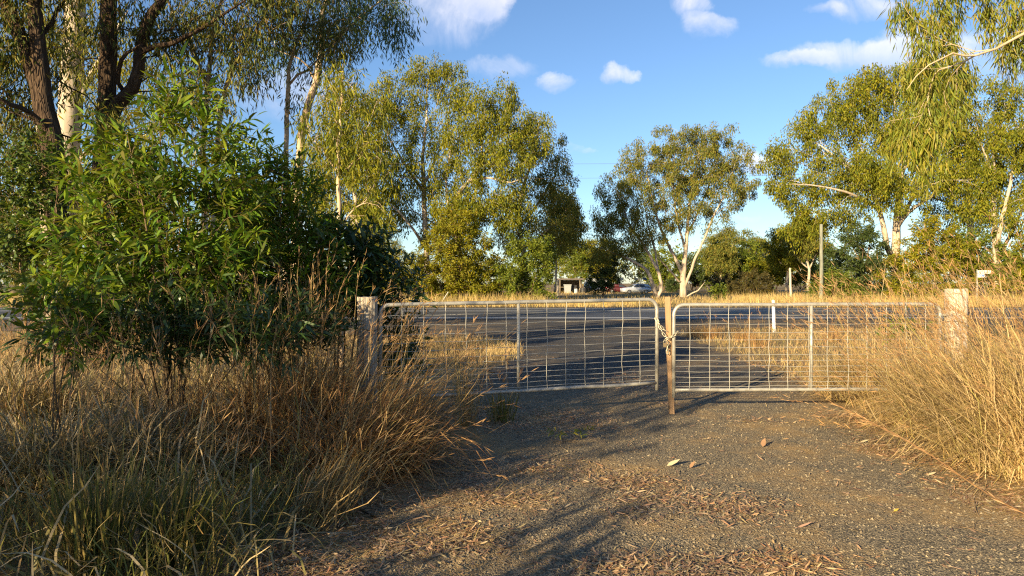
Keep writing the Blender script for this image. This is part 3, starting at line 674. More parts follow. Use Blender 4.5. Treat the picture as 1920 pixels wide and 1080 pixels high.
for sd, px, py, rx_, ry_, Y, mt in ((71, 1350, 500, 40, 35, 128, 'bush_green'), (72, 1400, 498, 36, 36, 124, 'bush_green'), (73, 1450, 505, 38, 30, 120, 'bush_yellow'), (74, 1500, 508, 36, 30, 118, 'bush_green'), (75, 1545, 500, 30, 34, 122, 'bush_dark'),
                              (76, 1300, 508, 36, 28, 130, 'bush_dark'), (77, 1245, 508, 34, 28, 126, 'bush_green'), (78, 1200, 500, 34, 32, 138, 'bush_dark'), (79, 1090, 500, 34, 30, 134, 'bush_green'), (80, 1128, 495, 28, 36, 130, 'bush_yellow')):
    bush(TL[sd - 71], Y, [(px, py - 10, rx_ * 1.25, ry_ * 1.2), (px + rx_ * .5, py + ry_ * .4, rx_ * .8, ry_ * .7)], 110, 7000, (.40, .17), M[mt], sd, 'distant thicket shrubs', name='thicket_shrub', clump=(.7, .7, .6))

# far woods closing the horizon: a mass nobody could count
r = np.random.default_rng(90); g = Geo()
cx = r.uniform(-260, 300, 900); cyy = r.uniform(165, 230, 900); ht = 9.5 + 2.5 * np.sin(cx * .05) + r.normal(0, 1.8, 900)
idx = np.repeat(np.arange(900), 44); n = len(idx)
d = unit(r.normal(size=(n, 3))) * r.uniform(0, 1, (n, 1)) ** .4
P = np.stack([cx[idx] + d[:, 0] * 3.2, cyy[idx] + d[:, 1] * 3.2, np.maximum(.4, ht[idx] * .55 + d[:, 2] * ht[idx] * .5)], -1)
leaf_diamonds(g, P, r.normal(0, .6, (n, 3)) - [0, 0, .5], .95, .42, r)
g.obj('distant_woodland', M['gum_grey'], None, False, label='distant band of woodland along the horizon', cat='woodland', kind='stuff')

# ------------------------------------------------------------------ near trees on the left
NEARL = (.15, .026)
dark, cream, GN = M['bark_dark'], M['bark_cream'], M['gum_near']
tree('ironbark_tree', 'rough dark barked tree forking low with a thick bare side branch', 11,
     [pts(11, (128, 720, .20), (122, 560, .185), (108, 400, .17), (98, 265, .165), (62, 135, .12), (22, 30, .10), (-40, -90, .07), (-90, -260, .03)),
      pts(11, (98, 262, .14), (82, 180, .125), (68, 60, .11), (62, -100, .09), (85, -350, .05)),
      pts(11, (104, 250, .05), (60, 215, .045, -.3), (20, 195, .035, -.6), (-20, 170, .02, -.8)),
      pts(11, (70, 80, .04), (110, 20, .03, .4), (150, -60, .02, .6))],
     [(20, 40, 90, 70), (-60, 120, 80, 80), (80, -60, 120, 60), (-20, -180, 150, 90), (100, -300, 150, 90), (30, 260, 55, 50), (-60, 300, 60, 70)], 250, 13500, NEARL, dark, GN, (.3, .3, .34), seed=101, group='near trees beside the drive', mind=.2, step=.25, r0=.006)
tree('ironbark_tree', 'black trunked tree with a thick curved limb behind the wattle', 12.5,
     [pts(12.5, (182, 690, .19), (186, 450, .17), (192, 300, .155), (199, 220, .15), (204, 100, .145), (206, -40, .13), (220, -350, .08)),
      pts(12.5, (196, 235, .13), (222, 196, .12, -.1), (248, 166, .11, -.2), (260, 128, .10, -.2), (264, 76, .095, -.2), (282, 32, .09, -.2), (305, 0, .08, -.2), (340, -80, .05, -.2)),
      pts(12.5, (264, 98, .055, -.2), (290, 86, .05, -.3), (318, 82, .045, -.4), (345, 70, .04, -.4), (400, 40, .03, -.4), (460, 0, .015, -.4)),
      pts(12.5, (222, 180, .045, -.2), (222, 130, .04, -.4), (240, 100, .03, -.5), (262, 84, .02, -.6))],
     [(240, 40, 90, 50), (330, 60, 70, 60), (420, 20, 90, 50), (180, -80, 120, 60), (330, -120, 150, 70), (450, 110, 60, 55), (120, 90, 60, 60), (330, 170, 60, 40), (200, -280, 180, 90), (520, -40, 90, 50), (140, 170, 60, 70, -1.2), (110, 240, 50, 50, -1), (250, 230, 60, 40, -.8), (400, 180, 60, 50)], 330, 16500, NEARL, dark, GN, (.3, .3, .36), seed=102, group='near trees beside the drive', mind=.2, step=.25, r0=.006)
tree('slender_gum', 'thin cream stemmed gum splitting into three wands above the wattle', 14,
     [pts(14, (388, 650, .07), (384, 400, .06), (382, 252, .055), (389, 170, .05), (396, 108, .042), (402, 40, .035), (440, -60, .02)),
      pts(14, (389, 168, .04), (362, 92, .032), (322, 20, .025), (300, -40, .015)),
      pts(14, (398, 648, .06, .2), (402, 400, .055, .2), (409, 250, .052, .2), (425, 160, .048, .2), (455, 95, .04, .2), (492, 38, .03, .2), (522, -30, .02, .2)),
      pts(14, (425, 160, .03, .2), (438, 90, .022, 0), (446, 30, .015, 0))],
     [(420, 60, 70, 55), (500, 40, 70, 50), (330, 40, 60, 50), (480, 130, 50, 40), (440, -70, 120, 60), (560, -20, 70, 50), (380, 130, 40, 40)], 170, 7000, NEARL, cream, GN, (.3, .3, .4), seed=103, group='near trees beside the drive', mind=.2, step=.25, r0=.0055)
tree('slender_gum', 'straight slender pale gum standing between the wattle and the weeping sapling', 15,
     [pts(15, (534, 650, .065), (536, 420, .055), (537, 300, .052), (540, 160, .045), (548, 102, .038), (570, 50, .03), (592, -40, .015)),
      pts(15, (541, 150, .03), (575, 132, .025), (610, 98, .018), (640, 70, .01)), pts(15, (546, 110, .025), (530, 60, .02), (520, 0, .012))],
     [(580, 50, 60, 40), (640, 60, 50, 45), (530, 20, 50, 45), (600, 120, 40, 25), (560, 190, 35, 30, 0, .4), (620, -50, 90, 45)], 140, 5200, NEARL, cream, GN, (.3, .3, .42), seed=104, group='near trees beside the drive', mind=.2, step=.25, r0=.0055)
tree('slender_gum', 'bent tan stemmed gum whose drooping dark leaves hang against the sky', 17,
     [pts(17, (556, 640, .11), (556, 400, .10), (568, 240, .095), (592, 155, .085), (604, 92, .075), (606, 20, .06), (640, -60, .035)),
      pts(17, (602, 100, .045), (640, 62, .035), (690, 20, .025), (735, -15, .015)), pts(17, (596, 140, .03), (560, 110, .022), (520, 95, .012))],
     [(690, 30, 45, 40), (735, 50, 30, 42), (745, 10, 35, 40), (640, 20, 50, 40), (600, 60, 45, 45), (670, -60, 90, 45), (520, 80, 40, 30), (660, 90, 22, 25, 0, .5)], 150, 7000, (.17, .028), cream, M['wattle_dark'], (.3, .3, .55), seed=105, group='near trees beside the drive', mind=.25, step=.3, r0=.0035)
tree('gum_tree', 'thick smooth cream trunked gum rising behind the rough dark trunks', 19,
     [pts(19, (118, 640, .36), (124, 400, .33), (132, 200, .30), (140, 60, .28), (144, -80, .24), (150, -350, .12)),
      pts(19, (100, 640, .2, 1), (84, 300, .18, 1), (79, 140, .165, 1), (72, 0, .14, 1), (60, -150, .09, 1)),
      pts(19, (124, 240, .09), (160, 160, .075), (200, 90, .06), (240, 20, .04)), pts(19, (118, 330, .08), (160, 290, .06), (200, 280, .03))],
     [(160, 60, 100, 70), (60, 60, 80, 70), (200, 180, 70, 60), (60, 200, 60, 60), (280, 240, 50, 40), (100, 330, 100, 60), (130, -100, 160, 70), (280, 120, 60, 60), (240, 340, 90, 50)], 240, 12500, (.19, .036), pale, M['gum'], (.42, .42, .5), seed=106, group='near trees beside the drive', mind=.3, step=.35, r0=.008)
tree('gum_sapling', 'slender tan trunked gum sapling with weeping foliage beside the grey gate post', 10.6,
     [pts(10.6, (640, 745, .048), (638, 600, .044), (636, 440, .038), (635, 300, .03), (640, 200, .018), (643, 130, .006)),
      pts(10.6, (636, 430, .018), (665, 390, .013), (690, 380, .007)), pts(10.6, (635, 330, .018), (605, 280, .012), (585, 260, .006))],
     [(640, 150, 50, 45), (600, 220, 50, 45), (680, 200, 50, 45), (640, 280, 80, 45), (580, 310, 40, 45), (700, 300, 45, 50), (695, 400, 40, 45), (605, 390, 35, 35, 0, .6)], 190, 4300, (.15, .021), cream, M['gum'], (.17, .17, .28), seed=107, cat='tree', mind=.16, step=.2, r0=.0028, sag=.1)
# the weeping gum whose branches hang in from the right
tree('weeping_gum', 'gum with bright green weeping leaves hanging over the pale gate post', 9.2,
     [pts(9.2, (2330, 790, .2), (2320, 400, .18), (2300, 100, .16), (2270, -150, .13), (2200, -420, .08)),
      pts(9.2, (2300, 110, .09), (2150, 10, .06, -.1), (2000, 30, .032, -.2), (1905, 72, .018, -.3), (1830, 106, .013, -.4), (1786, 101, .010, -.5), (1740, 122, .008, -.5), (1700, 168, .005, -.5)),
      pts(9.2, (2280, -100, .08), (2100, -170, .05, -.3), (1920, -120, .03, -.4), (1800, -60, .014, -.5), (1720, -20, .006, -.5))],
     [(1745, 60, 42, 60), (1720, 130, 40, 50), (1700, 10, 40, 30), (1745, 210, 55, 55), (1700, 240, 45, 45), (1730, 270, 45, 35), (1775, 20, 40, 40), (1870, 20, 45, 40), (1900, 80, 40, 45), (1950, 40, 60, 70), (1790, 130, 36, 45), (2100, -50, 150, 100), (1840, -60, 120, 40), (2300, -250, 200, 120)],
     420, 23000, (.16, .018), cream, M['gum_right'], (.11, .11, .30), hang=1.4, seed=108, mind=.13, step=.25, r0=.0025, sag=.06)

# ------------------------------------------------------------------ wattle shrubs on the left
def leaf_prototypes(name, mat, k=4, seed=1):
    r = np.random.default_rng(seed); out = []
    for i in range(k):
        g = Geo(); leaf_curved(g, np.zeros((1, 3)), np.array([[0, 0, 1.0]]), np.array([[0, 1.0, 0]]), np.array([1.0]), np.array([r.uniform(.15, .2)]), np.array([r.uniform(.1, .4)]))
        out.append(raw_mesh(name, np.concatenate(g.V), np.concatenate(g.Q), np.concatenate(g.T), mat))
    return out
def shrub(name, label, Y, stems, lobes, n_twig, per_twig, leaf, mat, seed, twig_len=.38, single=0, group='wattle shrubs beside the drive', up=.5, stem_mat=None, mind=.1, depth=1.0, spread=.75, world=None):
    r = np.random.default_rng(seed); root0 = stems[0][0]
    root = thing(name, label, 'shrub', (root0[0], root0[1], 0), 0, group)
    att = lobe_points(lobes, Y, n_twig, r, depth, .5, mind) if world is None else world
    pos, par, fix, tips, dr = grow(stems, att, r, .16, .3, jit=.05)
    g = Geo(); skeleton_mesh(g, pos, par, fix, .0022)
    tip = pos[tips]; td = unit(dr[tips] + np.array([0, 0, up]) + r.normal(0, .35, (len(tips), 3)))
    ends = tip + td * twig_len * r.uniform(.6, 1.3, (len(tips), 1))
    for a, b in zip(tip, ends): g.tube([a, (a + b) / 2 + r.normal(0, .012, 3), b], [.0024, .002, .001], 3, False)
    g.obj('stem', stem_mat or M['twig'], root, True)
    k = per_twig; T = (np.arange(k)[None] + r.uniform(-.3, .3, (len(tips), k))) / (k - 1)
    T = np.clip(T, -.35, 1)
    C = tip[:, None] + (ends - tip)[:, None] * T[..., None]
    rad = unit(r.normal(size=(len(tips), k, 3))); rad -= (rad * td[:, None]).sum(-1, keepdims=True) * td[:, None]; rad = unit(rad)
    ax = unit(td[:, None] * .7 + rad * spread * (1.15 - .5 * T[..., None]) + np.array([0, 0, -.18]))
    C = C.reshape(-1, 3); ax = ax.reshape(-1, 3); n = len(C)
    C[:, 2] = np.maximum(C[:, 2], .12)
    nrm = unit(np.array([0, 0, 1.0]) + r.normal(0, .55, (n, 3)))
    L = leaf[0] * r.uniform(.6, 1.25, n); W = leaf[1] * r.uniform(.75, 1.25, n); cv = r.uniform(.05, .45, n)
    order = np.argsort(C[:, 1] + r.normal(0, .05, n)); near = order[:single]; rest = order[single:]
    g = Geo(); leaf_curved(g, C[rest], ax[rest], nrm[rest], L[rest], W[rest], cv[rest])
    g.obj('foliage', mat, root, False, kind='stuff')
    if single:
        protos = leaf_prototypes('leaf', mat, 5, seed); inv = root.matrix_basis.inverted()
        for j, i in enumerate(near):
            a = Vector(ax[i]); s = a.cross(Vector(nrm[i])).normalized(); q = s.cross(a)
            m4 = Matrix((s * W[i] / .175, q * L[i], a * L[i])).transposed().to_4x4(); m4.translation = Vector(C[i])
            o = bpy.data.objects.new('leaf', protos[j % 5]); put(o, root); o.matrix_basis = inv @ m4
    return root
def sprouts(Y, bx, by, tops, r0=.022, seed=0):
    r = np.random.default_rng(seed); out = []
    for i, (tx, ty) in enumerate(tops):
        b = (bx + r.uniform(-14, 14), by, r0, r.uniform(-.2, .2)); d = r.uniform(-.35, .35)
        out.append(pts(Y, b, (b[0] * .55 + tx * .45 + r.uniform(-8, 8), by * .5 + ty * .5, r0 * .7, d * .5), (tx, ty, r0 * .25, d)))
    return out
WL = (.165, .027)
shrub('wattle_shrub', 'tall bright green wattle shrub with sunlit crown, largest of the shrubs beside the drive', 7.0,
      sprouts(7.0, 325, 830, [(240, 260), (330, 215), (400, 300), (290, 330), (200, 360), (380, 420), (340, 300), (300, 195), (362, 185), (150, 420)], .018, 1),
      [(330, 235, 45, 42), (300, 215, 22, 30), (360, 205, 16, 26), (255, 300, 70, 50), (400, 290, 50, 55), (300, 370, 120, 65), (190, 360, 55, 55), (160, 440, 45, 50), (425, 390, 60, 70), (300, 480, 130, 70), (400, 510, 90, 70), (210, 490, 80, 60), (260, 570, 120, 50), (390, 590, 90, 45), (150, 560, 60, 50)], 640, 15, WL, M['wattle'], 201, .34, 300, mind=.07)
shrub('wattle_shrub', 'dense darker wattle shrub between the largest wattle and the weeping sapling', 8.2,
      sprouts(8.2, 525, 790, [(480, 310), (530, 330), (570, 400), (600, 470), (460, 420)], .02, 2),
      [(490, 320, 50, 40), (540, 370, 60, 50), (480, 420, 70, 60), (570, 450, 60, 60), (520, 510, 80, 70), (600, 530, 50, 60), (450, 530, 60, 60), (510, 590, 90, 40), (590, 600, 50, 40)], 520, 14, (.15, .026), M['wattle'], 202, .32, 0, mind=.08)
shrub('wattle_shrub', 'deep shaded broad leaved shrub behind the weathered grey gate post', 8.9,
      sprouts(8.9, 640, 770, [(620, 430), (660, 450), (690, 480), (640, 520)], .018, 3),
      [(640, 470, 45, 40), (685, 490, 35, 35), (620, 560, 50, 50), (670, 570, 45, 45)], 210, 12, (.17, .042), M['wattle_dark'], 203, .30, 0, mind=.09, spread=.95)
shrub('wattle_shrub', 'small dark shrub growing through the mesh at the hinge end of the gate', 9.0,
      sprouts(9.0, 742, 768, [(735, 500), (770, 530), (715, 560), (760, 600), (790, 580)], .012, 4),
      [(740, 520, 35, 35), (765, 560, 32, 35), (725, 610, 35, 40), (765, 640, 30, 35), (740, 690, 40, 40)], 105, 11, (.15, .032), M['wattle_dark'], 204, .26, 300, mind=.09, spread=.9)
shrub('wattle_sapling', 'knee high young wattle standing alone in the thatchy grass', 5.6,
      sprouts(5.6, 112, 880, [(95, 560), (120, 540), (140, 590)], .009, 5),
      [(100, 580, 45, 35), (150, 570, 36, 30), (110, 630, 40, 25)], 46, 10, (.13, .026), M['wattle'], 205, .24, 300, mind=.07)
shrub('vine_thicket', 'round leaved vine thicket climbing the forked rough barked trunk', 10.0,
      sprouts(10, 60, 745, [(20, 300), (70, 290), (110, 320), (40, 400), (120, 430)], .02, 6),
      [(60, 310, 65, 45), (30, 370, 70, 50), (110, 360, 55, 55), (80, 450, 80, 50), (20, 470, 60, 50), (130, 520, 60, 60)], 520, 15, (.07, .042), M['vine'], 206, .26, 0, mind=.07, spread=1.0, up=.1)
shrub('vine_thicket', 'dark leafy undergrowth between the trunks and the largest wattle', 9.2,
      sprouts(9.2, 250, 770, [(180, 480), (250, 470), (330, 500), (420, 520), (120, 520)], .015, 7),
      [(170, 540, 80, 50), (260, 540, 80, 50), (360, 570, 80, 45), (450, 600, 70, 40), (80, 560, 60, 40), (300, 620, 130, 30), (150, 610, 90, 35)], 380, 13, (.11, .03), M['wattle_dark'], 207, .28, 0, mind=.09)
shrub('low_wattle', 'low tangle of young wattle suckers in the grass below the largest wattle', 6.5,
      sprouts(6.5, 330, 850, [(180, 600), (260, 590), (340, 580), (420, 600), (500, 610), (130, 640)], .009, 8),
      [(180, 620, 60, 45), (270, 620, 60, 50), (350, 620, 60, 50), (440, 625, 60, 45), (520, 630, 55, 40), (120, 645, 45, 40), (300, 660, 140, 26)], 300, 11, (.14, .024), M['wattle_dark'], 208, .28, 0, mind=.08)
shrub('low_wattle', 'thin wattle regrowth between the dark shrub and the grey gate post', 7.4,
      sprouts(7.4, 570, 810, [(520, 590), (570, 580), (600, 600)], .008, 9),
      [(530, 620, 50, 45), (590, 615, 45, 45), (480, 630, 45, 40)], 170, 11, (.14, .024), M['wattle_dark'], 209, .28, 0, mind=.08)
# shrubs of the same thicket further along the track, beside and behind the photographer
def off_shrub(label, x, y, h, rad, seed, n=260):
    r = np.random.default_rng(seed); st = []
    for k in range(5):
        e = np.array([x + r.uniform(-.6, .6) * rad, y + r.uniform(-.6, .6) * rad, h * r.uniform(.7, .95)])
        st.append([[x + r.uniform(-.1, .1), y + r.uniform(-.1, .1), -.05, .03], [x * .5 + e[0] * .5, y * .5 + e[1] * .5, h * .45, .02], [*e, .006]])
    d = unit(r.normal(size=(n, 3))) * r.uniform(0, 1, (n, 1)) ** .45
    A = np.array([x, y, h * .56]) + d * np.array([rad, rad, h * .44])
    return shrub('wattle_shrub', label, y, st, None, n, 14, (.16, .034), M['wattle'], seed, .34, world=A)
off_shrub('leafy wattle beside the track next to the green grass', -5.75, .35, 4.2, 1.5, 211, 420)
off_shrub('leafy wattle beside the track next to the ironbarks', -9.0, 4.6, 3.4, 1.7, 212, 120)
off_shrub('tall wattle at the very back of the track thicket', -8.4, -2.4, 4.0, 1.6, 213, 150)
off_shrub('leafy wattle between its two thicket neighbours', -7.6, 2.4, 3.0, 1.5, 214, 120)
off_shrub('narrow bushy wattle beside the young wattle', -5.6, 3.3, 2.9, 1.05, 216, 110)
off_shrub('small waist high wattle at the edge of the track', -3.3, -.1, 1.6, .6, 215, 110)

# ------------------------------------------------------------------ the pair of farm gates
def arc_corner(p, d0, d1, rad, k=6):
    """points of a quarter bend at corner p between unit directions d0 (arriving) and d1 (leaving)"""
    p, d0, d1 = map(np.array, (p, d0, d1)); out = []
    c = p - d0 * rad + d1 * rad
    for i in range(k + 1):
        a = math.pi / 2 * i / k; out.append(c - d1 * rad * math.cos(a) + d0 * rad * math.sin(a))
    return out
SPACING = np.array([50, 45, 40, 37, 36, 35, 28, 28, 27, 25, 23, 22, 18], float)
def farm_gate(label, A, B, zA, zB, height, free, seed):
    """A, B: ground ends (left, right); the free end carries the stile that runs below the bottom rail"""
    A, B = np.array(A, float), np.array(B, float); L = np.linalg.norm(B - A); rz = math.atan2(B[1] - A[1], B[0] - A[0])
    r = np.random.default_rng(seed)
    root = thing('farm_gate', label, 'gate', (A[0], A[1], 0), rz, 'pair of mesh farm gates')
    sag = lambda x: zA + (zB - zA) * x / L
    def part(name, V, Q, T, mat, smooth=True):
        me = raw_mesh(name, V, Q, T, mat, smooth); return put(bpy.data.objects.new(name, me), root)
    R = .0235; top = height
    drop = {'L': (-.075, 0.0), 'R': (0.0, -.075)}[free]
    path = [np.array([0, 0, sag(0) + drop[0]])] + arc_corner([0, 0, sag(0) + top], [0, 0, 1], [1, 0, 0], .13 if free == 'L' else .10)
    path += [np.array([x, 0, sag(x) + top + r.normal(0, .0015)]) for x in np.linspace(.35, L - .35, 9)]
    path += arc_corner([L, 0, sag(L) + top], [1, 0, 0], [0, 0, -1], .13 if free == 'R' else .10) + [np.array([L, 0, sag(L) + drop[1]])]
    part('frame', *tube(path, R, 12), M['galv'])
    part('bottom_rail', *tube([[R * .6, 0, sag(0) + .02]] + [[x, r.normal(0, .002), sag(x) + .02 + r.normal(0, .003)] for x in np.linspace(.3, L - .3, 9)] + [[L - R * .6, 0, sag(L) + .02]], R * .96, 12), M['galv'])
    xs = L * (.515 if free == 'L' else .47)
    part('stay', *tube([[xs, .004, sag(xs) + .025], [xs, .004, sag(xs) + top - .01]], .0205, 10), M['galv'])
    zs = 1 - np.cumsum(SPACING)[:-1] / SPACING.sum()
    rows = [top * f + .02 * (1 - f) for f in zs]
    for z in rows:
        P = [[x, -.014 + r.normal(0, .0015), sag(x) + z + r.normal(0, .004)] for x in np.linspace(.012, L - .012, 12)]
        part('line_wire', *tube(P, .0031, 5, False), M['wire'])
    x = .20 if free == 'L' else .24
    while x < L - .1:
        k = r.normal(0, .004)
        P = [[x + k + r.normal(0, .005), -.021 + r.normal(0, .001), sag(x) + .02 + (top - .025) * t] for t in np.linspace(0, 1, 9)]
        part('upright_wire', *tube(P, .0037, 5, False), M['wire']); x += .251
    # hinge straps on the hung end, small latch eye on the free end
    hx = 0 if free == 'R' else L; sgn = -1 if free == 'R' else 1
    for z in (.25, top - .13):
        g = Geo(); g.box((hx + sgn * .045, 0, sag(hx) + z), (.09, .012, .035)); g.tube([[hx, 0, sag(hx) + z - .03], [hx, 0, sag(hx) + z + .03]], R + .006, 10)
        part('hinge', np.concatenate(g.V), np.concatenate(g.Q), np.concatenate(g.T), M['galv'], False)
    return root
LG = ((-1.50, 7.90), (1.86, 8.90)); RG = ((2.05, 8.78), (5.46, 8.84))
farm_gate('wire mesh farm gate with its bottom rail running into the rusty grass tussock', *LG, .335, .375, 1.09, 'R', 1)
farm_gate('wire mesh farm gate whose far end sits in golden grass at the pale bleached post', *RG, .30, .305, 1.10, 'L', 2)

def round_post(label, x, y, h, rad, mat, seed, lean=(0, 0), name='gate_post', wire=True, squared=.55):
    r = np.random.default_rng(seed); root = thing(name, label, 'post', (x, y, 0)); S = 20; nz = 12; V = []
    ph = r.uniform(0, 6.28, 4)
    for k in range(nz):
        z = -.2 + (h + .2) * k / (nz - 1)
        for i in range(S):
            a = i * 2 * math.pi / S
            q = (abs(math.cos(a)) ** 4 + abs(math.sin(a)) ** 4) ** -.25
            rr = rad * (1 + squared * (q - 1)) * (1 + .018 * math.sin(3 * a + ph[0]) + .012 * math.sin(7 * a + ph[1]) + .012 * math.sin(z * 5 + ph[2] + a))
            V.append([x + rr * math.cos(a) + lean[0] * z, y + rr * math.sin(a) + lean[1] * z, z + (r.normal(0, .006) if k == nz - 1 else 0)])
    Q = [[k * S + i, k * S + (i + 1) % S, (k + 1) * S + (i + 1) % S, (k + 1) * S + i] for k in range(nz - 1) for i in range(S)]
    V.append([x + lean[0] * h, y + lean[1] * h, h - .012]); T = [[(nz - 1) * S + i, (nz - 1) * S + (i + 1) % S, nz * S] for i in range(S)]
    mobj('shaft', V, Q, T, mat, False, root)
    if wire:
        for z in ((h * .76, h * .43) if wire is True else wire):
            a = np.linspace(0, 2 * math.pi, 22); q = (np.abs(np.cos(a)) ** 4 + np.abs(np.sin(a)) ** 4) ** -.25
            P = np.stack([x + lean[0] * z + (rad * (1 + squared * (q - 1)) + .006) * np.cos(a), y + (rad * (1 + squared * (q - 1)) + .006) * np.sin(a), z + .012 * np.sin(a * 2)], -1)
            mobj('tie_wire', *tube(P, .0035, 5), M['dark_wire'], True, root)
    return root
round_post('weathered grey timber gate post with wire tied round it', -1.64, 7.86, 1.52, .112, M['post_grey'], 1)
round_post('pale bleached gate post standing in golden grass', 5.66, 8.86, 1.60, .118, M['post_pale'], 2, (.012, 0), wire=(1.18,))

# hardwood peg between the gates: a sawn, slightly leaning stake
root = thing('gate_peg', 'thin orange brown sawn timber stake where the two gates meet', 'post', (2.03, 8.90, 0))
g = Geo(); V = []; nz = 9; r = np.random.default_rng(5)
for k in range(nz):
    z = -.2 + 1.70 * k / (nz - 1); w, d = .033 + r.normal(0, .0008), .032 + r.normal(0, .0008); cx_ = 2.045 - .036 * z
    for sx, sy in ((-1, -.8), (-.85, -1), (.85, -1), (1, -.8), (1, .8), (.85, 1), (-.85, 1), (-1, .8)): V.append([cx_ + sx * w, 8.875 + sy * d, z])
Q = [[k * 8 + i, k * 8 + (i + 1) % 8, (k + 1) * 8 + (i + 1) % 8, (k + 1) * 8 + i] for k in range(nz - 1) for i in range(8)]
V.append([2.045 - .036 * 1.5, 8.875, 1.497]); T = [[(nz - 1) * 8 + i, (nz - 1) * 8 + (i + 1) % 8, nz * 8] for i in range(8)]
mobj('shaft', V, Q, T, M['post_brown'], False, root)

# chain and padlock
def link_mesh():
    th = np.linspace(0, 2 * math.pi, 14, endpoint=False); P = np.stack([.021 * np.cos(th) + .012 * np.sign(np.cos(th)) * (np.abs(np.cos(th)) > .25), .0135 * np.sin(th), np.zeros(14)], -1)
    P = np.vstack([P, P[0]]); V, Q, T = tube(P, .0046, 6, False); return raw_mesh('link', V, Q, None, M['chain'], True)
LM = link_mesh()
chain = thing('chain', 'pale steel link chain looped from one gate to the other round the stake', 'chain', (1.86, 8.86, 1.0))
def chain_run(P):
    Q = smooth_path(P, .01); d = np.r_[0, np.cumsum(np.linalg.norm(np.diff(Q, axis=0), axis=1))]; n = int(d[-1] / .05)
    for i in range(n):
        s0, s1 = i * d[-1] / n, (i + 1) * d[-1] / n; a = np.array([np.interp(s0, d, Q[:, k]) for k in range(3)]); b = np.array([np.interp(s1, d, Q[:, k]) for k in range(3)])
        t = Vector(b - a).normalized(); up = Vector((0, 1, .2)); s = t.cross(up).normalized(); u = s.cross(t)
        if i % 2: s, u = u, -s
        m4 = Matrix((t, s, u)).transposed().to_4x4(); m4.translation = Vector((a + b) / 2)
        o = bpy.data.objects.new('link', LM); put(o, chain); o.matrix_basis = chain.matrix_basis.inverted() @ m4
chain_run([[1.835, 8.87, 1.23], [1.865, 8.845, 1.16], [1.90, 8.82, 1.07], [1.945, 8.80, 1.0], [1.985, 8.79, .965]])
chain_run([[1.845, 8.86, 1.225], [1.885, 8.84, 1.14], [1.93, 8.83, 1.085], [1.975, 8.82, 1.06]])
chain_run([[1.945, 8.79, .955], [1.985, 8.775, .985], [2.02, 8.745, 1.0], [2.06, 8.745, 1.03], [2.095, 8.77, 1.065]])
chain_run([[1.965, 8.785, .93], [1.968, 8.785, .87], [1.967, 8.785, .78]])
lock = thing('padlock', 'small dark brass padlock hanging on the gate chain', 'padlock', (1.95, 8.775, .86))
g = Geo(); V = []
for zz, s in ((0, .9), (.006, 1), (.046, 1), (.052, .9)):
    for a, b in ((-.022, -.011), (.022, -.011), (.022, .011), (-.022, .011)): V.append([1.935 + a * s, 8.772 + b * s, .865 + zz])
g.add(V, [[k * 4 + i, k * 4 + (i + 1) % 4, (k + 1) * 4 + (i + 1) % 4, (k + 1) * 4 + i] for k in range(3) for i in range(4)] + [[3, 2, 1, 0], [12, 13, 14, 15]])
g.obj('lock_body', M['brass'], lock)
a = np.linspace(0, math.pi, 9); P = np.vstack([[[1.95, 8.772, .912]], np.stack([1.935 + .015 * np.cos(a), np.full(9, 8.772), .935 + .015 * np.sin(a)], -1), [[1.92, 8.772, .912]]])
mobj('shackle', *tube(P, .0038, 7), M['chain'], True, lock)

# ------------------------------------------------------------------ road furniture
p = gat(1452, 622); root = thing('guide_post', 'white roadside guide post in the grass seen through the gate mesh', 'post', (p[0], p[1], 0))
g = Geo(); V = []
for z, w in ((-.1, .062), (.3, .062), (1.04, .058), (1.09, .05)):
    for k in range(9):
        a = -1.15 + 2.3 * k / 8; V.append([p[0] - .035 * (z / 1.1) + w * math.sin(a), p[1] + .03 - .05 * math.cos(a), z])
    for k in range(9):
        a = 1.15 - 2.3 * k / 8; V.append([p[0] - .035 * (z / 1.1) + w * .88 * math.sin(a), p[1] + .036 - .05 * math.cos(a), z])
g.add(V, [[k * 18 + i, k * 18 + (i + 1) % 18, (k + 1) * 18 + (i + 1) % 18, (k + 1) * 18 + i] for k in range(3) for i in range(18)] + [[54 + i, 55 + i, 70 - i, 71 - i] for i in range(8)])
g.obj('shaft', M['white_paint'], root)

def pole(name, label, px, Y, top, rad, cat='pole', arm=None, mat='pole_wood', lean=0.0, group=None):
    b = at(px, 530, Y); root = thing(name, label, cat, (b[0], b[1], 0), 0, group); r = np.random.default_rng(int(abs(px)))
    zs = np.linspace(-.3, top, 10); P = np.stack([b[0] + lean * zs + r.normal(0, rad * .05, 10), np.full(10, b[1]), zs], -1)
    mobj('shaft', *tube(P, np.linspace(rad, rad * .78, 10), 12), M[mat], True, root)
    if arm:
        g = Geo().box((b[0], b[1] - rad - .05, top - .35), (arm[0], .1, .12), Matrix.Rotation(arm[1], 3, 'Z')); g.obj('crossarm', M[mat], root)
        for s in (-1, 1):
            q = np.array([b[0] + s * arm[0] * .44 * math.cos(arm[1]), b[1] - rad - .05 + s * arm[0] * .44 * math.sin(arm[1]), top - .29])
            mobj('insulator', *tube([q, q + [0, 0, .06], q + [0, 0, .12], q + [0, 0, .16]], [.03, .06, .05, .02], 8), M['grey_plastic'], True, root)
    return root
pole('power_pole', 'grey green weathered timber pole rising from the bushes across the road', 1540, 53, 6.15, .15)
POLE_X = 62.0
lines_z = (11.05, 10.2)
for sx, lab in ((-1, 'tall timber power pole with crossarm beyond the ironbarks'), (1, 'tall timber power pole with crossarm beyond the street sign')):
    pole('power_pole', lab, 960 + sx * POLE_X / 56 * F, 56, 12.6, .2, arm=(2.2, math.pi / 2))
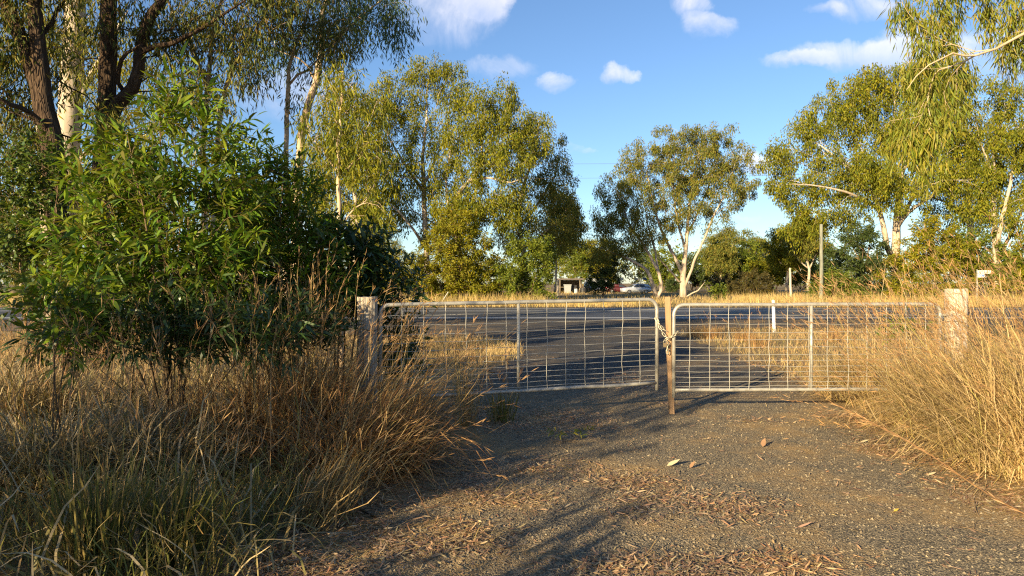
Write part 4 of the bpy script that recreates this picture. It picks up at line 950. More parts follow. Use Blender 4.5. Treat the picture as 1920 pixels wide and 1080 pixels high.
for i, (z, dy) in enumerate(((lines_z[0], -1.0), (lines_z[1], .9))):
    xs = np.linspace(-POLE_X, POLE_X, 40); t = xs / POLE_X
    P = np.stack([xs, np.full(40, 55.75 + dy), np.where(True, z + (12.4 - z) * t ** 2, 0)], -1)
    o = mobj('power_line', *tube(P, .009, 5), M['dark_wire'], True)
    o['label'] = ('upper' if i == 0 else 'lower') + ' of the two overhead power lines crossing in front of the gums'; o['category'] = 'power line'; o['group'] = 'overhead power lines'

# street sign: a white name blade over a small blue arrow blade
b = at(1832, 530, 50); zt = at(1832, 505, 50)[2]; s = 50 / F
root = thing('street_sign', 'white street name blade above a small blue arrow sign on a thin post', 'sign', (b[0], b[1], 0))
mobj('post', *tube([[b[0], b[1], -.2], [b[0], b[1], 1.2], [b[0], b[1], zt]], .035, 10), M['galv'], True, root)
g = Geo().box((b[0] + 13.2 * s, b[1], zt - 5.0 * s), (25 * s, .03, 6.3 * s)); blade = g.obj('name_blade', M['sign_white'], root)
lx = 3.0
for w, h in ((1.2, 2.4), (1.1, 2.4), (1.0, 2.4), (1.3, 2.4), (0, 0), (1.8, 2.4), (.6, 2.4), (1.2, 2.4), (0, 0), (.6, 2.2)):
    if w:
        Geo().box((b[0] + (lx + w / 2) * s, b[1] - .017, zt - 5.0 * s), (w * s * .8, .004, h * s)).obj('lettering', M['sign_ink'], root)
    lx += (w or .6) + .9
z2 = zt - 12.0 * s; x0 = b[0] + 1.4 * s
V = [[x0, b[1] + d, z2 - 3.1 * s] for d in (-.015, .015)] + [[x0 + 11 * s, b[1] + d, z2 - 3.1 * s] for d in (-.015, .015)] + [[x0 + 14 * s, b[1] + d, z2] for d in (-.015, .015)] + [[x0 + 11 * s, b[1] + d, z2 + 3.1 * s] for d in (-.015, .015)] + [[x0, b[1] + d, z2 + 3.1 * s] for d in (-.015, .015)]
me = bpy.data.meshes.new('arrow_blade'); n5 = range(5)
me.from_pydata([Vector(v) - Vector((b[0], b[1], 0)) for v in V], [], [[0, 2, 4, 6, 8], [9, 7, 5, 3, 1]] + [[2 * i + 1, (2 * i + 3) % 10, (2 * i + 2) % 10, 2 * i] for i in n5]); me.materials.append(M['white_paint'])
put(bpy.data.objects.new('arrow_blade', me), root)
def plate(P, name, mat, d=-.019):
    me = bpy.data.meshes.new(name); k = len(P)
    me.from_pydata([(x - b[0], d, z) for x, z in P] + [(x - b[0], d + .006, z) for x, z in P], [], [list(range(k)), list(range(2 * k - 1, k - 1, -1))] + [[i + k, (i + 1) % k + k, (i + 1) % k, i] for i in range(k)]); me.materials.append(mat)
    put(bpy.data.objects.new(name, me), root)
A = lambda u, v: (x0 + u * s, z2 + v * s)
plate([A(7.2, -1.0), A(9.2, -1.0), A(9.2, -2.5), A(12.9, 0), A(9.2, 2.5), A(9.2, 1.0), A(7.2, 1.0)], 'arrow', M['sign_blue'])
plate([A(.8, -2.2), A(2.2, -2.2), A(2.2, .1), A(.8, .1)], 'blue_mark', M['sign_blue'])
plate([A(2.9, -1.4), A(6.4, -1.4), A(6.4, -.5), A(2.9, -.5)], 'blue_lettering', M['sign_blue'])

# odd posts on the far side
b = at(832, 530, 50); root = thing('leaning_post', 'thin grey metal post leaning over in the verge beyond the road', 'post', (b[0] - .3, 49.5, 0))
g = Geo(); q0 = np.array([b[0] - .35, 49.5, -.1]); q1 = np.array([b[0] + .38, 49.5, 1.02])
for off in ((0, 0, 0),): g.tube([q0, (q0 + q1) / 2, q1], .035, 6)
g.tube([q0 + [0, .03, 0], q1 + [0, .03, 0]], .018, 4); g.obj('shaft', M['galv'], root)
pole('bare_stake', 'bare pale tree stake in the paddock near the weathered power pole', 1483, 76, 3.3, .13, 'post', None, 'post_pale', -.03)
pole('fence_post', 'pale round fence post beside the open shed', 1046, 88, 1.95, .16, 'post', None, 'post_pale')

# ------------------------------------------------------------------ shed and what stands in it
SY = 112.0
def S_(px, py, dy=0): return at(px, py, SY + dy)
x0, x1 = S_(1049, 0)[0], S_(1091, 0)[0]; zr = S_(0, 522)[2]
root = thing('open_shed', 'low open fronted tin shed with flat roof beside the gums', 'shed', ((x0 + x1) / 2, SY + 2, 0))
V = []; n = 45
for k in range(n):
    x = x0 - .4 + (x1 - x0 + .8) * k / (n - 1); zc = .03 * (1 if k % 2 else -1)
    V += [[x, SY - .6, zr + zc], [x, SY + 4.6, zr - .25 + zc], [x, SY - .6, zr + zc - .05], [x, SY + 4.6, zr - .3 + zc]]
Q = [[4 * k, 4 * k + 4, 4 * k + 5, 4 * k + 1] for k in range(n - 1)] + [[4 * k + 2, 4 * k + 3, 4 * k + 7, 4 * k + 6] for k in range(n - 1)] + [[4 * k, 4 * k + 2, 4 * k + 6, 4 * k + 4] for k in range(n - 1)] + [[4 * k + 1, 4 * k + 5, 4 * k + 7, 4 * k + 3] for k in range(n - 1)]
mobj('roof', V, Q, None, M['tin'], False, root)
Geo().box(((x0 + x1) / 2, SY - .55, zr - .14), (x1 - x0 + .7, .08, .16)).obj('fascia', M['tin'], root)
Geo().box(((x0 + x1) / 2, SY + 4.3, zr / 2 - .15), (x1 - x0, .06, zr - .3)).obj('back_wall', M['tin_dark'], root)
Geo().box((x1 - .03, SY + 2.2, zr / 2 - .12), (.06, 4.0, zr - .3)).obj('side_wall', M['board'], root)
Geo().box((x0 + .03, SY + 3.2, zr / 2 - .15), (.06, 2.0, zr - .35)).obj('side_wall', M['tin_dark'], root)
for x in (x0 + .05, x1 - .35): Geo().box((x, SY - .3, zr / 2 - .03), (.11, .11, zr - .06)).obj('corner_post', M['board'], root)
def bin_(label, px, w, h, mat, dy=-1.2, lid=None):
    c = S_(px, 0, dy); root = thing('storage_bin', label, 'bin', (c[0], c[1], 0), 0, None); V = []
    for z, sc_ in ((0, .86), (h * .9, 1.0), (h * .9, 1.06), (h, 1.06)):
        for a, b2 in ((-1, -1), (1, -1), (1, 1), (-1, 1)): V.append([c[0] + a * w / 2 * sc_, c[1] + b2 * w / 2 * sc_, z])
    mobj('tub', V, [[k * 4 + i, k * 4 + (i + 1) % 4, (k + 1) * 4 + (i + 1) % 4, (k + 1) * 4 + i] for k in range(3) for i in range(4)] + [[3, 2, 1, 0], [12, 13, 14, 15]], None, mat, False, root)
    Geo().box((c[0], c[1], h + .03), (w * 1.1, w * 1.12, .06)).obj('lid', lid or mat, root)
bin_('pale grey wheelie bin standing in front of the open shed', 1064, 1.1, 1.35, M['grey_plastic'])
bin_('black bin beside the pale grey bin at the shed', 1075, .95, 1.2, M['black_plastic'], -.6)
def drum(label, px, rad, h, mat, dy, name='drum'):
    c = S_(px, 0, dy); root = thing(name, label, 'drum', (c[0], c[1], 0)); zs = [0, .03, h * .33, h * .35, h * .37, h * .64, h * .66, h * .68, h - .03, h]; rr = [rad] * 10; rr[3] = rr[6] = rad * 1.05; rr[0] = rr[9] = rad * 1.03
    mobj('barrel', *tube([[c[0], c[1], z] for z in zs], rr, 14), mat, False, root); mobj('bung', *tube([[c[0] + rad * .4, c[1], h], [c[0] + rad * .4, c[1], h + .04]], .06, 8), M['galv'], False, root)
drum('small white drum on the shed floor', 1080, .28, .7, M['white_gel'], -1.0)
drum('dark drum outside the shed side wall', 1094, .55, .85, M['black_plastic'], -.5)
drum('second dark drum next to the white caravan', 1101, .5, .8, M['black_plastic'], 0)
# workbench under the roof
c = S_(1055, 0, 1.5); root = thing('workbench', 'pale framed workbench in the shadow of the shed roof', 'bench', (c[0], c[1], 0))
Geo().box((c[0], c[1], .95), (1.6, .7, .06)).obj('bench_top', M['board'], root)
for sx in (-.72, .72):
    for sy in (-.28, .28): Geo().box((c[0] + sx, c[1] + sy, .46), (.07, .07, .92)).obj('leg', M['galv'], root)
# caravan mostly hidden by the dark bush
c = S_(1120, 0, 5); root = thing('caravan', 'white caravan mostly hidden behind the dark bush', 'caravan', (c[0], c[1], 0)); prof = [(-2.1, .5), (-2.2, 1.1), (-1.9, 2.1), (-1.5, 2.35), (1.5, 2.35), (1.95, 2.0), (2.1, 1.2), (1.9, .5)]
V = [[c[0] + x, c[1] - 1.1, z] for x, z in prof] + [[c[0] + x, c[1] + 1.1, z] for x, z in prof]; k = 8
me = bpy.data.meshes.new('body'); me.from_pydata([Vector(v) - root.location for v in V], [], [list(range(k)), list(range(2 * k - 1, k - 1, -1))] + [[i + k, (i + 1) % k + k, (i + 1) % k, i] for i in range(k)]); me.materials.append(M['white_gel']); put(bpy.data.objects.new('body', me), root)
for wx in (-1.2, .2): Geo().box((c[0] + wx, c[1] - 1.11, 1.6), (.9, .03, .5)).obj('window', M['glass'], root)
for sy in (-1, 1): mobj('wheel', *tube([[c[0], c[1] + sy * 1.0 - .1, .33], [c[0], c[1] + sy * 1.0 + .1, .33]], .33, 16), M['rubber'], False, root)

def car(label, cx_, cy_, heading, paint, wagon=True):
    root = thing('parked_car', label, 'car', (cx_, cy_, 0), heading, 'cars parked by the shed')
    L = 4.55; W = .86
    # lower body and glasshouse as lofted cross sections along the length: (x, half width, bottom, shoulder height)
    sec = [(-2.27, .62, .42, .62), (-2.2, .74, .28, .80), (-1.9, .83, .22, .88), (-1.2, .86, .20, .95), (-.4, .87, .20, .97), (.6, .87, .20, .98), (1.5, .86, .22, .99), (2.05, .82, .26, .97), (2.25, .74, .34, .90), (2.28, .66, .45, .75)]
    def loft(rows, name, mat, par=root, smooth=True):
        V = []; m = len(rows[0])
        for rw in rows: V += rw
        Q = [[k * m + i, k * m + (i + 1) % m, (k + 1) * m + (i + 1) % m, (k + 1) * m + i] for k in range(len(rows) - 1) for i in range(m)]
        me = bpy.data.meshes.new(name); me.from_pydata(V, [], Q + [list(range(m))[::-1], [(len(rows) - 1) * m + i for i in range(m)]]); me.materials.append(mat)
        for p in me.polygons: p.use_smooth = smooth
        return put(bpy.data.objects.new(name, me), par)
    loft([[(x, -w * .9, b_), (x, -w, (b_ + t) / 2), (x, -w * .96, t), (x, 0, t + .04), (x, w * .96, t), (x, w, (b_ + t) / 2), (x, w * .9, b_), (x, 0, b_)] for x, w, b_, t in sec], 'body', paint)
    roof = [(-1.05, .80, .96, .97), (-.35, .70, .96, 1.40), (.2, .67, .97, 1.50), (1.2, .66, .98, 1.49), (1.85, .66, .98, 1.38) if wagon else (1.3, .66, .98, 1.36), (2.2, .72, .94, .98) if wagon else (1.9, .70, .96, 1.0)]
    loft([[(x, -.83, b_), (x, -w, t - .03), (x, -w * .85, t), (x, w * .85, t), (x, w, t - .03), (x, .83, b_)] for x, w, b_, t in roof], 'cabin', paint)
    def pane(P, name='window'):
        me = bpy.data.meshes.new(name); k = len(P); c = np.array(P).mean(0); nrm = np.cross(np.array(P[1]) - P[0], np.array(P[2]) - P[0]); nrm = nrm / np.linalg.norm(nrm) * .012
        me.from_pydata([tuple(np.array(p) + nrm) for p in P] + [tuple(np.array(p) - nrm) for p in P], [], [list(range(k)), list(range(2 * k - 1, k - 1, -1))] + [[i, (i + 1) % k, (i + 1) % k + k, i + k][::-1] for i in range(k)]); me.materials.append(M['glass']); put(bpy.data.objects.new(name, me), root)
    for s_ in (-1, 1):
        yb, yt = s_ * .845, s_ * .715
        pane([(-.78, yb, 1.0), (.18, yb, 1.02), (.18, yt - s_ * .02, 1.42), (-.28, yt, 1.36)])
        pane([(.26, yb, 1.02), (1.12, yb, 1.02), (1.10, yt - s_ * .02, 1.42), (.26, yt - s_ * .02, 1.43)])
        if wagon: pane([(1.22, yb, 1.03), (1.95, yb, 1.05), (1.72, yt, 1.34), (1.20, yt - s_ * .02, 1.41)])
        Geo().box((0, 0, 0), (.12, .16, .1)).obj('mirror', paint, None).parent = root
        root.children[-1].location = (-.75, s_ * .95, 1.05)
    pane([(-1.02, -.72, 1.01), (-1.02, .72, 1.01), (-.42, .60, 1.38), (-.42, -.60, 1.38)], 'windscreen')
    for s_ in (-1, 1):
        for nm, x, mt in (('headlight', -2.16, 'lamp_clear'), ('tail_light', 2.2, 'lamp_red')):
            o = Geo().box((0, 0, 0), (.16, .3, .16)).obj(nm, M[mt], None); o.parent = root; o.location = (x, s_ * .60, .70 if nm == 'headlight' else .86)
        for x in (-1.38, 1.32):
            w_ = bpy.data.objects.new('wheel', None); put(w_, root); w_.location = (x, s_ * .80, .31)
            mobj('tyre', *tube([[0, -.1, 0], [0, -.09, 0], [0, .09, 0], [0, .1, 0]], [.27, .315, .315, .27], 20), M['rubber'], False).parent = w_
            mobj('rim', *tube([[0, -.108, 0], [0, .108, 0]], .20, 14), M['alloy'], False).parent = w_
    return root
cc = at(1192, 0, 106); car('silver station wagon parked under the leaning gum trunks', cc[0], 106, math.radians(12), M['silver'])
cc = at(1163, 0, 111); car('maroon car parked behind the silver wagon, half hidden by the dark bush', cc[0], 111, math.radians(172), M['maroon'], False)

# ------------------------------------------------------------------ grasses
def inside_view(P, margin=.5):
    return np.abs(P[:, 0]) < (P[:, 1] * 960 / F + margin)
def scatter(n, x0, x1, y0, y1, r, keep=None, margin=.6):
    P = np.stack([r.uniform(x0, x1, n), r.uniform(y0, y1, n), np.zeros(n)], -1); P = P[inside_view(P, margin)]
    if keep is not None: P = P[keep(P)]
    P[:, 2] = hump(P[:, 0], P[:, 1]) - .01; return P
def clumpy(P, r, scale=1.6, thr=-.15):
    return np.sin(P[:, 0] * scale * 2.3 + 1.7 * np.sin(P[:, 1] * scale)) * np.sin(P[:, 1] * scale * 1.9 + 1.3 * np.cos(P[:, 0] * scale)) + r.normal(0, .35, len(P)) > thr
def left_edge(P, off=0): return P[:, 0] < np.interp(P[:, 1], [2, 4, 5.5, 7, 8.2, 10, 13], [-1.75, -1.45, -1.15, -1.0, -1.25, -1.6, -1.4]) + .16 * np.sin(P[:, 1] * 5.1) + off
def field(name, label, P, mat, r, L, W, lean, droop, segs=4, az=None, keep_low=None, **kw):
    n = len(P); g = Geo(); low = np.ones(n)
    if keep_low: low[(P[:, 0] > keep_low[0]) & (P[:, 0] < keep_low[1])] = keep_low[2]
    a = r.uniform(0, 2 * math.pi, n) if az is None else r.normal(az[0], az[1], n)
    blades(g, P, a, np.abs(r.normal(lean[0], lean[1], n)), (L[0] + (L[1] - L[0]) * r.beta(2, 2.4, n)) * low, r.uniform(W[0], W[1], n), r.uniform(droop[0], droop[1], n), r, segs)
    return g.obj(name, mat, None, False, label=label, cat='grass', kind='stuff', **kw)
r = np.random.default_rng(300)
P = scatter(17000, -11, -.9, 1.6, 12.5, r, lambda p: left_edge(p) & clumpy(p, r, 1.1, -.35))
P = P[r.uniform(0, 1, len(P)) < np.clip(6.0 / P[:, 1], .3, 1)]
field('thatch_grass', 'tangled grey brown dead grass filling the verge under the wattles', P, M['thatch'], r, (.3, 1.0), (.007, .021), (.75, .5), (.3, 2.8), 6)
P = scatter(11000, -6, -1.1, 1.4, 5.6, r, lambda p: left_edge(p, -.05) & clumpy(p, r, 1.7, -.2))
field('green_grass', 'greenish half dry grass along the shaded edge of the drive', P, M['greengrass'], r, (.2, .75), (.004, .011), (.4, .35), (.2, 2.2), 5)
P = scatter(9000, -11, -1.0, 5.5, 12.5, r, lambda p: left_edge(p) & clumpy(p, r, 1.3, 0.1))
field('straw_grass', 'taller arching pale grass around the wattle stems', P, M['thatch'], r, (.35, .95), (.006, .016), (.45, .35), (.4, 2.6), 6)
P = scatter(420, -8, -1.5, 4.2, 9.5, r, lambda p: left_edge(p, -.25)); g = Geo(); n = len(P)
S = blades(g, P, r.uniform(0, 6.28, n), np.abs(r.normal(.18, .12, n)), r.uniform(.9, 1.6, n), r.uniform(.004, .007, n), r.uniform(.05, .5, n), r, 7); seed_heads(g, S, r, 8, .09, .28)
g.obj('seeding_grass', M['seed'], None, False, label='scattered tall rusty seeding stems standing above the thatch', cat='grass', kind='stuff')
P = scatter(17000, -16, -1.2, 12.5, 29, r, lambda p: (p[:, 0] < drive_left(p[:, 1]) - .2) & (p[:, 1] < 25))
field('verge_grass', 'dry grass between the fence line and the road shoulder behind the wattles', P, M['straw'], r, (.12, .4), (.006, .013), (.2, .2), (.2, 1.2), 3)
# island of low grass left of the drive, beyond the gate
P = scatter(9000, -4.2, .25, 13.6, 20.5, r, lambda p: ((p[:, 0] + 1.7) / 2.1) ** 2 + ((p[:, 1] - 17) / 3.4) ** 2 + r.normal(0, .15, len(p)) < 1)
field('low_grass', 'low golden grass island on the drive beyond the gate, beside the hinge end shrub', P, M['gold'], r, (.08, .34), (.005, .01), (.25, .2), (.2, 1.3), 3)
# grass island right of the drive beyond the gate
def right_island(p): return (p[:, 0] > drive_right(p[:, 1]) + .15 + r.normal(0, .15, len(p))) & (p[:, 1] < 25 - .1 * np.abs(p[:, 0] - 8))
P = scatter(26000, 4.6, 19, 9.6, 25.5, r, right_island)
P = P[clumpy(P, r, .8, -.5)]
field('low_grass', 'low golden grass patch on the verge around the white guide post', P, M['gold'], r, (.06, .30), (.005, .010), (.3, .25), (.2, 1.3), 3)
P = scatter(5200, 4.8, 17, 12, 24, r, lambda p: right_island(p) & clumpy(p, r, 1.1, .55))
field('low_grass', 'greener low tufts scattered in the grass by the guide post', P, M['greengrass'], r, (.08, .32), (.006, .012), (.3, .2), (.2, 1.0), 3)
# far verge
P = scatter(46000, -46, 50, 46.7, 61, r, None, 2); P[:, 2] = -.02
P = P[clumpy(P, r, .22, -.55)]
P = P[r.uniform(0, 1, len(P)) < np.clip(1.25 - (P[:, 1] - 46) / 22, .3, 1)]
field('verge_grass', 'tall golden dry grass lining the far side of the road', P, M['verge'], r, (.3, 1.35), (.014, .03), (.14, .14), (.1, 1.0), 2, keep_low=(2.5, 16.5, .5))
P = scatter(15000, -75, 85, 61, 118, r, None, 3); P[:, 2] = -.02
field('paddock_grass', 'thin dry grass over the paddock beneath the far gums', P, M['verge'], r, (.15, .6), (.025, .05), (.15, .15), (.1, .9), 2)

def tussock(label, x, y, n, L, mat, az, seed, rad=.28, lean=(.25, .2), droop=(.2, 1.4), W=(.006, .0155), stalks=0, stalk_L=(1.0, 1.5), stalk_az=None, heads=8, group='dry grass tussocks', name='grass_tussock', stalk_lean=(.35, .2), sW=(.004, .006)):
    r = np.random.default_rng(seed); root = thing(name, label, 'grass', (x, y, 0), 0, group)
    P = np.stack([x + r.normal(0, rad * .55, n), y + r.normal(0, rad * .55, n), np.zeros(n)], -1); P[:, 2] = hump(P[:, 0], P[:, 1]) - .01
    out = np.arctan2(P[:, 1] - y, P[:, 0] - x); a = out + r.normal(0, .8, n)
    if az is not None:
        m = r.uniform(0, 1, n) < az[2]; a = np.where(m, r.normal(az[0], az[1], n), a)
    g = Geo(); blades(g, P, a, np.abs(r.normal(lean[0], lean[1], n)), L[0] + (L[1] - L[0]) * r.beta(2, 2, n), r.uniform(*W, n), r.uniform(*droop, n), r, 5)
    g.obj('blade_mass', mat, root, False, kind='stuff')
    if stalks:
        P = np.stack([x + r.normal(0, rad * .6, stalks), y + r.normal(0, rad * .6, stalks), np.full(stalks, .02)], -1)
        a = r.uniform(0, 6.28, stalks) if stalk_az is None else r.normal(stalk_az[0], stalk_az[1], stalks)
        g = Geo(); S = blades(g, P, a, np.abs(r.normal(*stalk_lean, stalks)), r.uniform(*stalk_L, stalks), r.uniform(*sW, stalks), r.uniform(.05, .5, stalks), r, 7)
        g.obj('stalk', M['straw'] if mat is not M['gold'] else M['gold'], root, False, kind='stuff')
        if heads:
            g = Geo(); seed_heads(g, S, r, heads, .085, .28); g.obj('seed_head', M['seed'], root, False, kind='stuff')
    return root
# rusty tussocks against the left gate post
R_ = math.radians
q = gat(655, 885); tussock('large rust brown grass tussock leaning over the drive in front of the grey gate post', q[0], q[1], 1150, (.55, 1.35), M['rust'], (R_(10), .6, .6), 401, .46, (.6, .4), (.4, 2.1), stalks=110, stalk_L=(1.0, 1.8), stalk_az=(R_(25), .6), stalk_lean=(.5, .3), sW=(.005, .008))
q = gat(560, 840); tussock('tall rust brown tussock behind the large leaning one', q[0], q[1], 900, (.7, 1.4), M['rust'], (R_(40), .9, .4), 402, .4, (.4, .35), (.2, 1.8), stalks=110, stalk_L=(1.3, 2.1), stalk_az=(R_(60), 1.0), stalk_lean=(.22, .18), sW=(.005, .008))
q = gat(735, 830); tussock('rust brown tussock at the foot of the grey gate post', q[0], q[1], 800, (.4, .95), M['rust'], (R_(0), .6, .5), 403, .32, (.5, .35), (.4, 1.8), stalks=26, stalk_L=(.9, 1.3), stalk_az=(R_(10), .4), stalk_lean=(.6, .25))
q = gat(470, 860); tussock('rusty tussock below the largest wattle', q[0], q[1], 800, (.5, 1.1), M['rust'], None, 404, .4, (.5, .4), (.3, 2.0), stalks=70, stalk_L=(1.2, 1.9), stalk_lean=(.2, .18), sW=(.005, .008))
q = gat(872, 800); tussock('small upright green gold tussock in front of the gate bottom rail', q[0], q[1], 110, (.35, .85), M['straw'], (R_(90), 1.0, .3), 405, .12, (.1, .1), (.05, .6), (.004, .007), stalks=40, stalk_L=(.75, 1.15), stalk_lean=(.08, .06), heads=7)
q = gat(940, 790); tussock('wispy short tussock on the litter beside the bottom rail', q[0], q[1], 90, (.2, .5), M['greengrass'], None, 406, .12, (.1, .1), (.1, .6), stalks=8, stalk_L=(.5, .8), stalk_lean=(.1, .1))
# single clumps of tall stalks in the left foreground
q = gat(590, 985); tussock('sheaf of long straw stalks leaning out over the leaf litter', q[0], q[1], 200, (.3, .7), M['straw'], (R_(35), .35, .9), 407, .16, (.5, .2), (.1, .5), stalks=34, stalk_L=(.8, 1.35), stalk_az=(R_(32), .22), stalk_lean=(.85, .12), heads=4, sW=(.004, .007))
q = gat(180, 1090); tussock('upright clump of tan seeding stalks in the greenish grass', q[0], q[1], 260, (.35, .8), M['greengrass'], None, 408, .15, (.12, .1), (.1, .7), stalks=9, stalk_L=(.9, 1.35), stalk_az=(R_(65), .4), stalk_lean=(.12, .05), heads=10)
q = gat(330, 1060); tussock('fan of bright straw stalks between the sheaf and the tan clump', q[0], q[1], 220, (.3, .7), M['greengrass'], None, 409, .16, (.15, .12), (.1, .8), stalks=14, stalk_L=(.7, 1.15), stalk_az=(R_(35), .25), stalk_lean=(.3, .1), heads=5)
q = gat(300, 900); tussock('pale thatchy tussock under the wattle stems', q[0], q[1], 1100, (.4, .95), M['thatch'], None, 410, .45, (.4, .3), (.8, 2.3), stalks=16, stalk_L=(1.1, 1.7), stalk_lean=(.2, .12))
q = gat(90, 930); tussock('olive thatchy tussock under the young wattle', q[0], q[1], 1500, (.4, .9), M['thatch'], None, 411, .5, (.35, .3), (.6, 2.2), stalks=6, stalk_L=(.8, 1.2), stalk_lean=(.15, .1))
q = gat(30, 820); tussock('pale brown tussock beside the vine thicket', q[0], q[1], 900, (.5, 1.05), M['thatch'], None, 412, .5, (.25, .2), (.3, 1.5), stalks=22, stalk_L=(1.0, 1.4), stalk_lean=(.2, .15))
# golden grass on the right: stems lean left across the end of the gate
W180 = R_(170)
spots = [(5.05, 8.0, 2200, 'golden tussock in front of the pale gate post'), (5.6, 7.3, 2300, 'golden tussock just behind the one at the drive edge'), (5.0, 6.7, 2300, 'golden tussock at the drive edge leaning across the gate'),
         (5.5, 6.0, 2200, 'golden tussock with the longest seeding stems'), (6.2, 8.2, 1800, 'golden tussock against the far side of the pale post'), (5.1, 9.7, 1500, 'golden tussock behind the gate end'), (6.5, 9.4, 1500, 'golden tussock behind the pale gate post'),
         (6.4, 6.9, 1500, 'golden tussock deep in the golden verge'), (7.2, 8.2, 1300, 'golden tussock at the back of the golden verge'), (5.3, 5.3, 1700, 'golden tussock at the end of the golden verge farthest from the gate'), (4.62, 6.15, 1500, 'tall golden tussock spilling onto the drive edge'), (4.85, 7.1, 1500, 'tall golden tussock between the drive edge and the gate end'), (7.3, 9.9, 1300, 'thin golden tussock at the roadward end of the golden verge')]
for i, (x, y, n, lab) in enumerate(spots):
    tall = 1.05 if y > 7.2 else (1.22 if x < 4.95 else 1.28)
    tussock(lab, x, y, n, (.45 * tall, 1.15 * tall), M['gold'], (W180, .7, .55), 430 + i, .42, (.45, .3), (.3, 1.8), (.005, .010), stalks=75, stalk_L=(1.1 * tall, 2.0 * tall), stalk_az=(W180, .4), stalk_lean=(.55, .28), heads=9, group='golden tussocks on the verge by the pale post', sW=(.0035, .0065))
r = np.random.default_rng(500)
P = scatter(15000, 4.25, 9, 4.5, 12.5, r, lambda p: p[:, 0] > drive_right(p[:, 1]) + .12 + r.exponential(.12, len(p)))
field('gold_grass', 'matted golden grass covering the verge between the golden tussocks', P, M['gold'], r, (.2, .8), (.003, .006), (.5, .35), (.4, 1.6), 4, (W180, 1.2))
for px, py, n, lab in ((1395, 640, 220, 'rust tuft beside the drive beyond the gate, near the stake'), (1420, 652, 160, 'upright tuft beside the guide post'), (1330, 636, 260, 'reddish tuft closest to the road edge beyond the stake'), (1560, 640, 160, 'short tuft in line with the power pole'), (1300, 632, 160, 'low brown tuft beside the road shoulder')):
    q = gat(px, py); tussock(lab, q[0], q[1], n, (.2, .6), M['rust'], None, 460 + px, .25, (.2, .15), (.2, 1.0), (.006, .01), stalks=8, stalk_L=(.5, .9), stalk_lean=(.15, .1), group='tufts on the verge beyond the gate', sW=(.006, .009))
# small oleander like shrub behind the right gate
shrub('young_shrub', 'small bright green young shrub in the golden grass behind the gate', 11.2, sprouts(11.2, 1690, 716, [(1680, 600), (1700, 605), (1720, 615)], .008, 9),
      [(1690, 612, 26, 14), (1712, 620, 18, 12), (1672, 628, 16, 12)], 26, 9, (.13, .026), M['wattle'], 471, .18, 0, None, mind=.08)

# ------------------------------------------------------------------ litter and gravel on the drive
def litter_density(P):
    d = np.full(len(P), .022)
    for px, py, sx, sy, w in ((1290, 945, .55, .33, 1.0), (1180, 905, .5, .3, .6), (1320, 1062, .7, .16, 1.0), (760, 1010, .55, .3, 1.0), (900, 930, .6, .3, .75), (1000, 880, .55, .35, .5), (1010, 790, .7, .6, 1.0), (900, 770, .6, .7, .8), (1270, 760, .25, .25, .6),
                              (1700, 850, .35, .5, 1.0), (1850, 930, .3, .5, 1.0), (1620, 790, .3, .6, .8), (1050, 700, 1.2, 1.2, .35), (1560, 715, .8, .8, .8), (1500, 680, 1.2, 1.2, .5), (1180, 720, .7, .8, .3), (560, 1060, .4, .3, 1.0), (1420, 790, .35, .2, .3), (640, 960, .4, .4, .9)):
        q = gat(px, py); d = np.maximum(d, w * np.exp(-((P[:, 0] - q[0]) / sx) ** 2 - ((P[:, 1] - q[1]) / sy) ** 2))
    return d
r = np.random.default_rng(600)
P = np.stack([r.uniform(-2.6, 6.2, 260000), 3.4 + 12.5 * r.uniform(0, 1, 260000) ** 1.7, np.zeros(260000)], -1); P = P[inside_view(P, .4)]
P = P[r.uniform(0, 1, len(P)) < np.minimum(1, 1.7 * litter_density(P) ** 1.15) * (.3 + .7 * clumpy(P, r, 2.6, -.25))]
n = len(P); P[:, 2] = .008 + np.abs(r.normal(0, .008, n)); a = r.uniform(0, 6.28, n)
ax = np.stack([np.cos(a), np.sin(a), r.normal(0, .05, n)], -1); nrm = unit(np.array([0, 0, 1.0]) + r.normal(0, .28, (n, 3)))
g = Geo(); leaf_curved(g, P, ax, nrm, r.uniform(.025, .095, n), r.uniform(.005, .0125, n), r.normal(0, .22, n))
g.V[0][:, 2] = np.maximum(g.V[0][:, 2], .006)
g.obj('leaf_litter', M['litter'], None, False, label='drifts of fallen gum leaves over the gravel drive', cat='leaf litter', kind='stuff')
# loose straws lying on the drive edge
k = 900; P = np.stack([r.uniform(-1.6, .9, k), r.uniform(3.9, 6.2, k), np.full(k, .012)], -1); P2 = np.stack([r.uniform(3.5, 4.9, k), r.uniform(4.6, 8.6, k), np.full(k, .012)], -1); P = np.vstack([P[litter_density(P) > .3], P2])
g = Geo(); n = len(P); blades(g, P, r.normal(.15, .7, n), np.full(n, 1.50), r.uniform(.15, .55, n), r.uniform(.003, .006, n), r.normal(.05, .03, n), r, 4); g.V[0][:, 2] = np.maximum(g.V[0][:, 2], .008)
g.obj('fallen_straw', M['straw'], None, False, label='loose straw stems lying flat along the edges of the drive', cat='straw', kind='stuff')
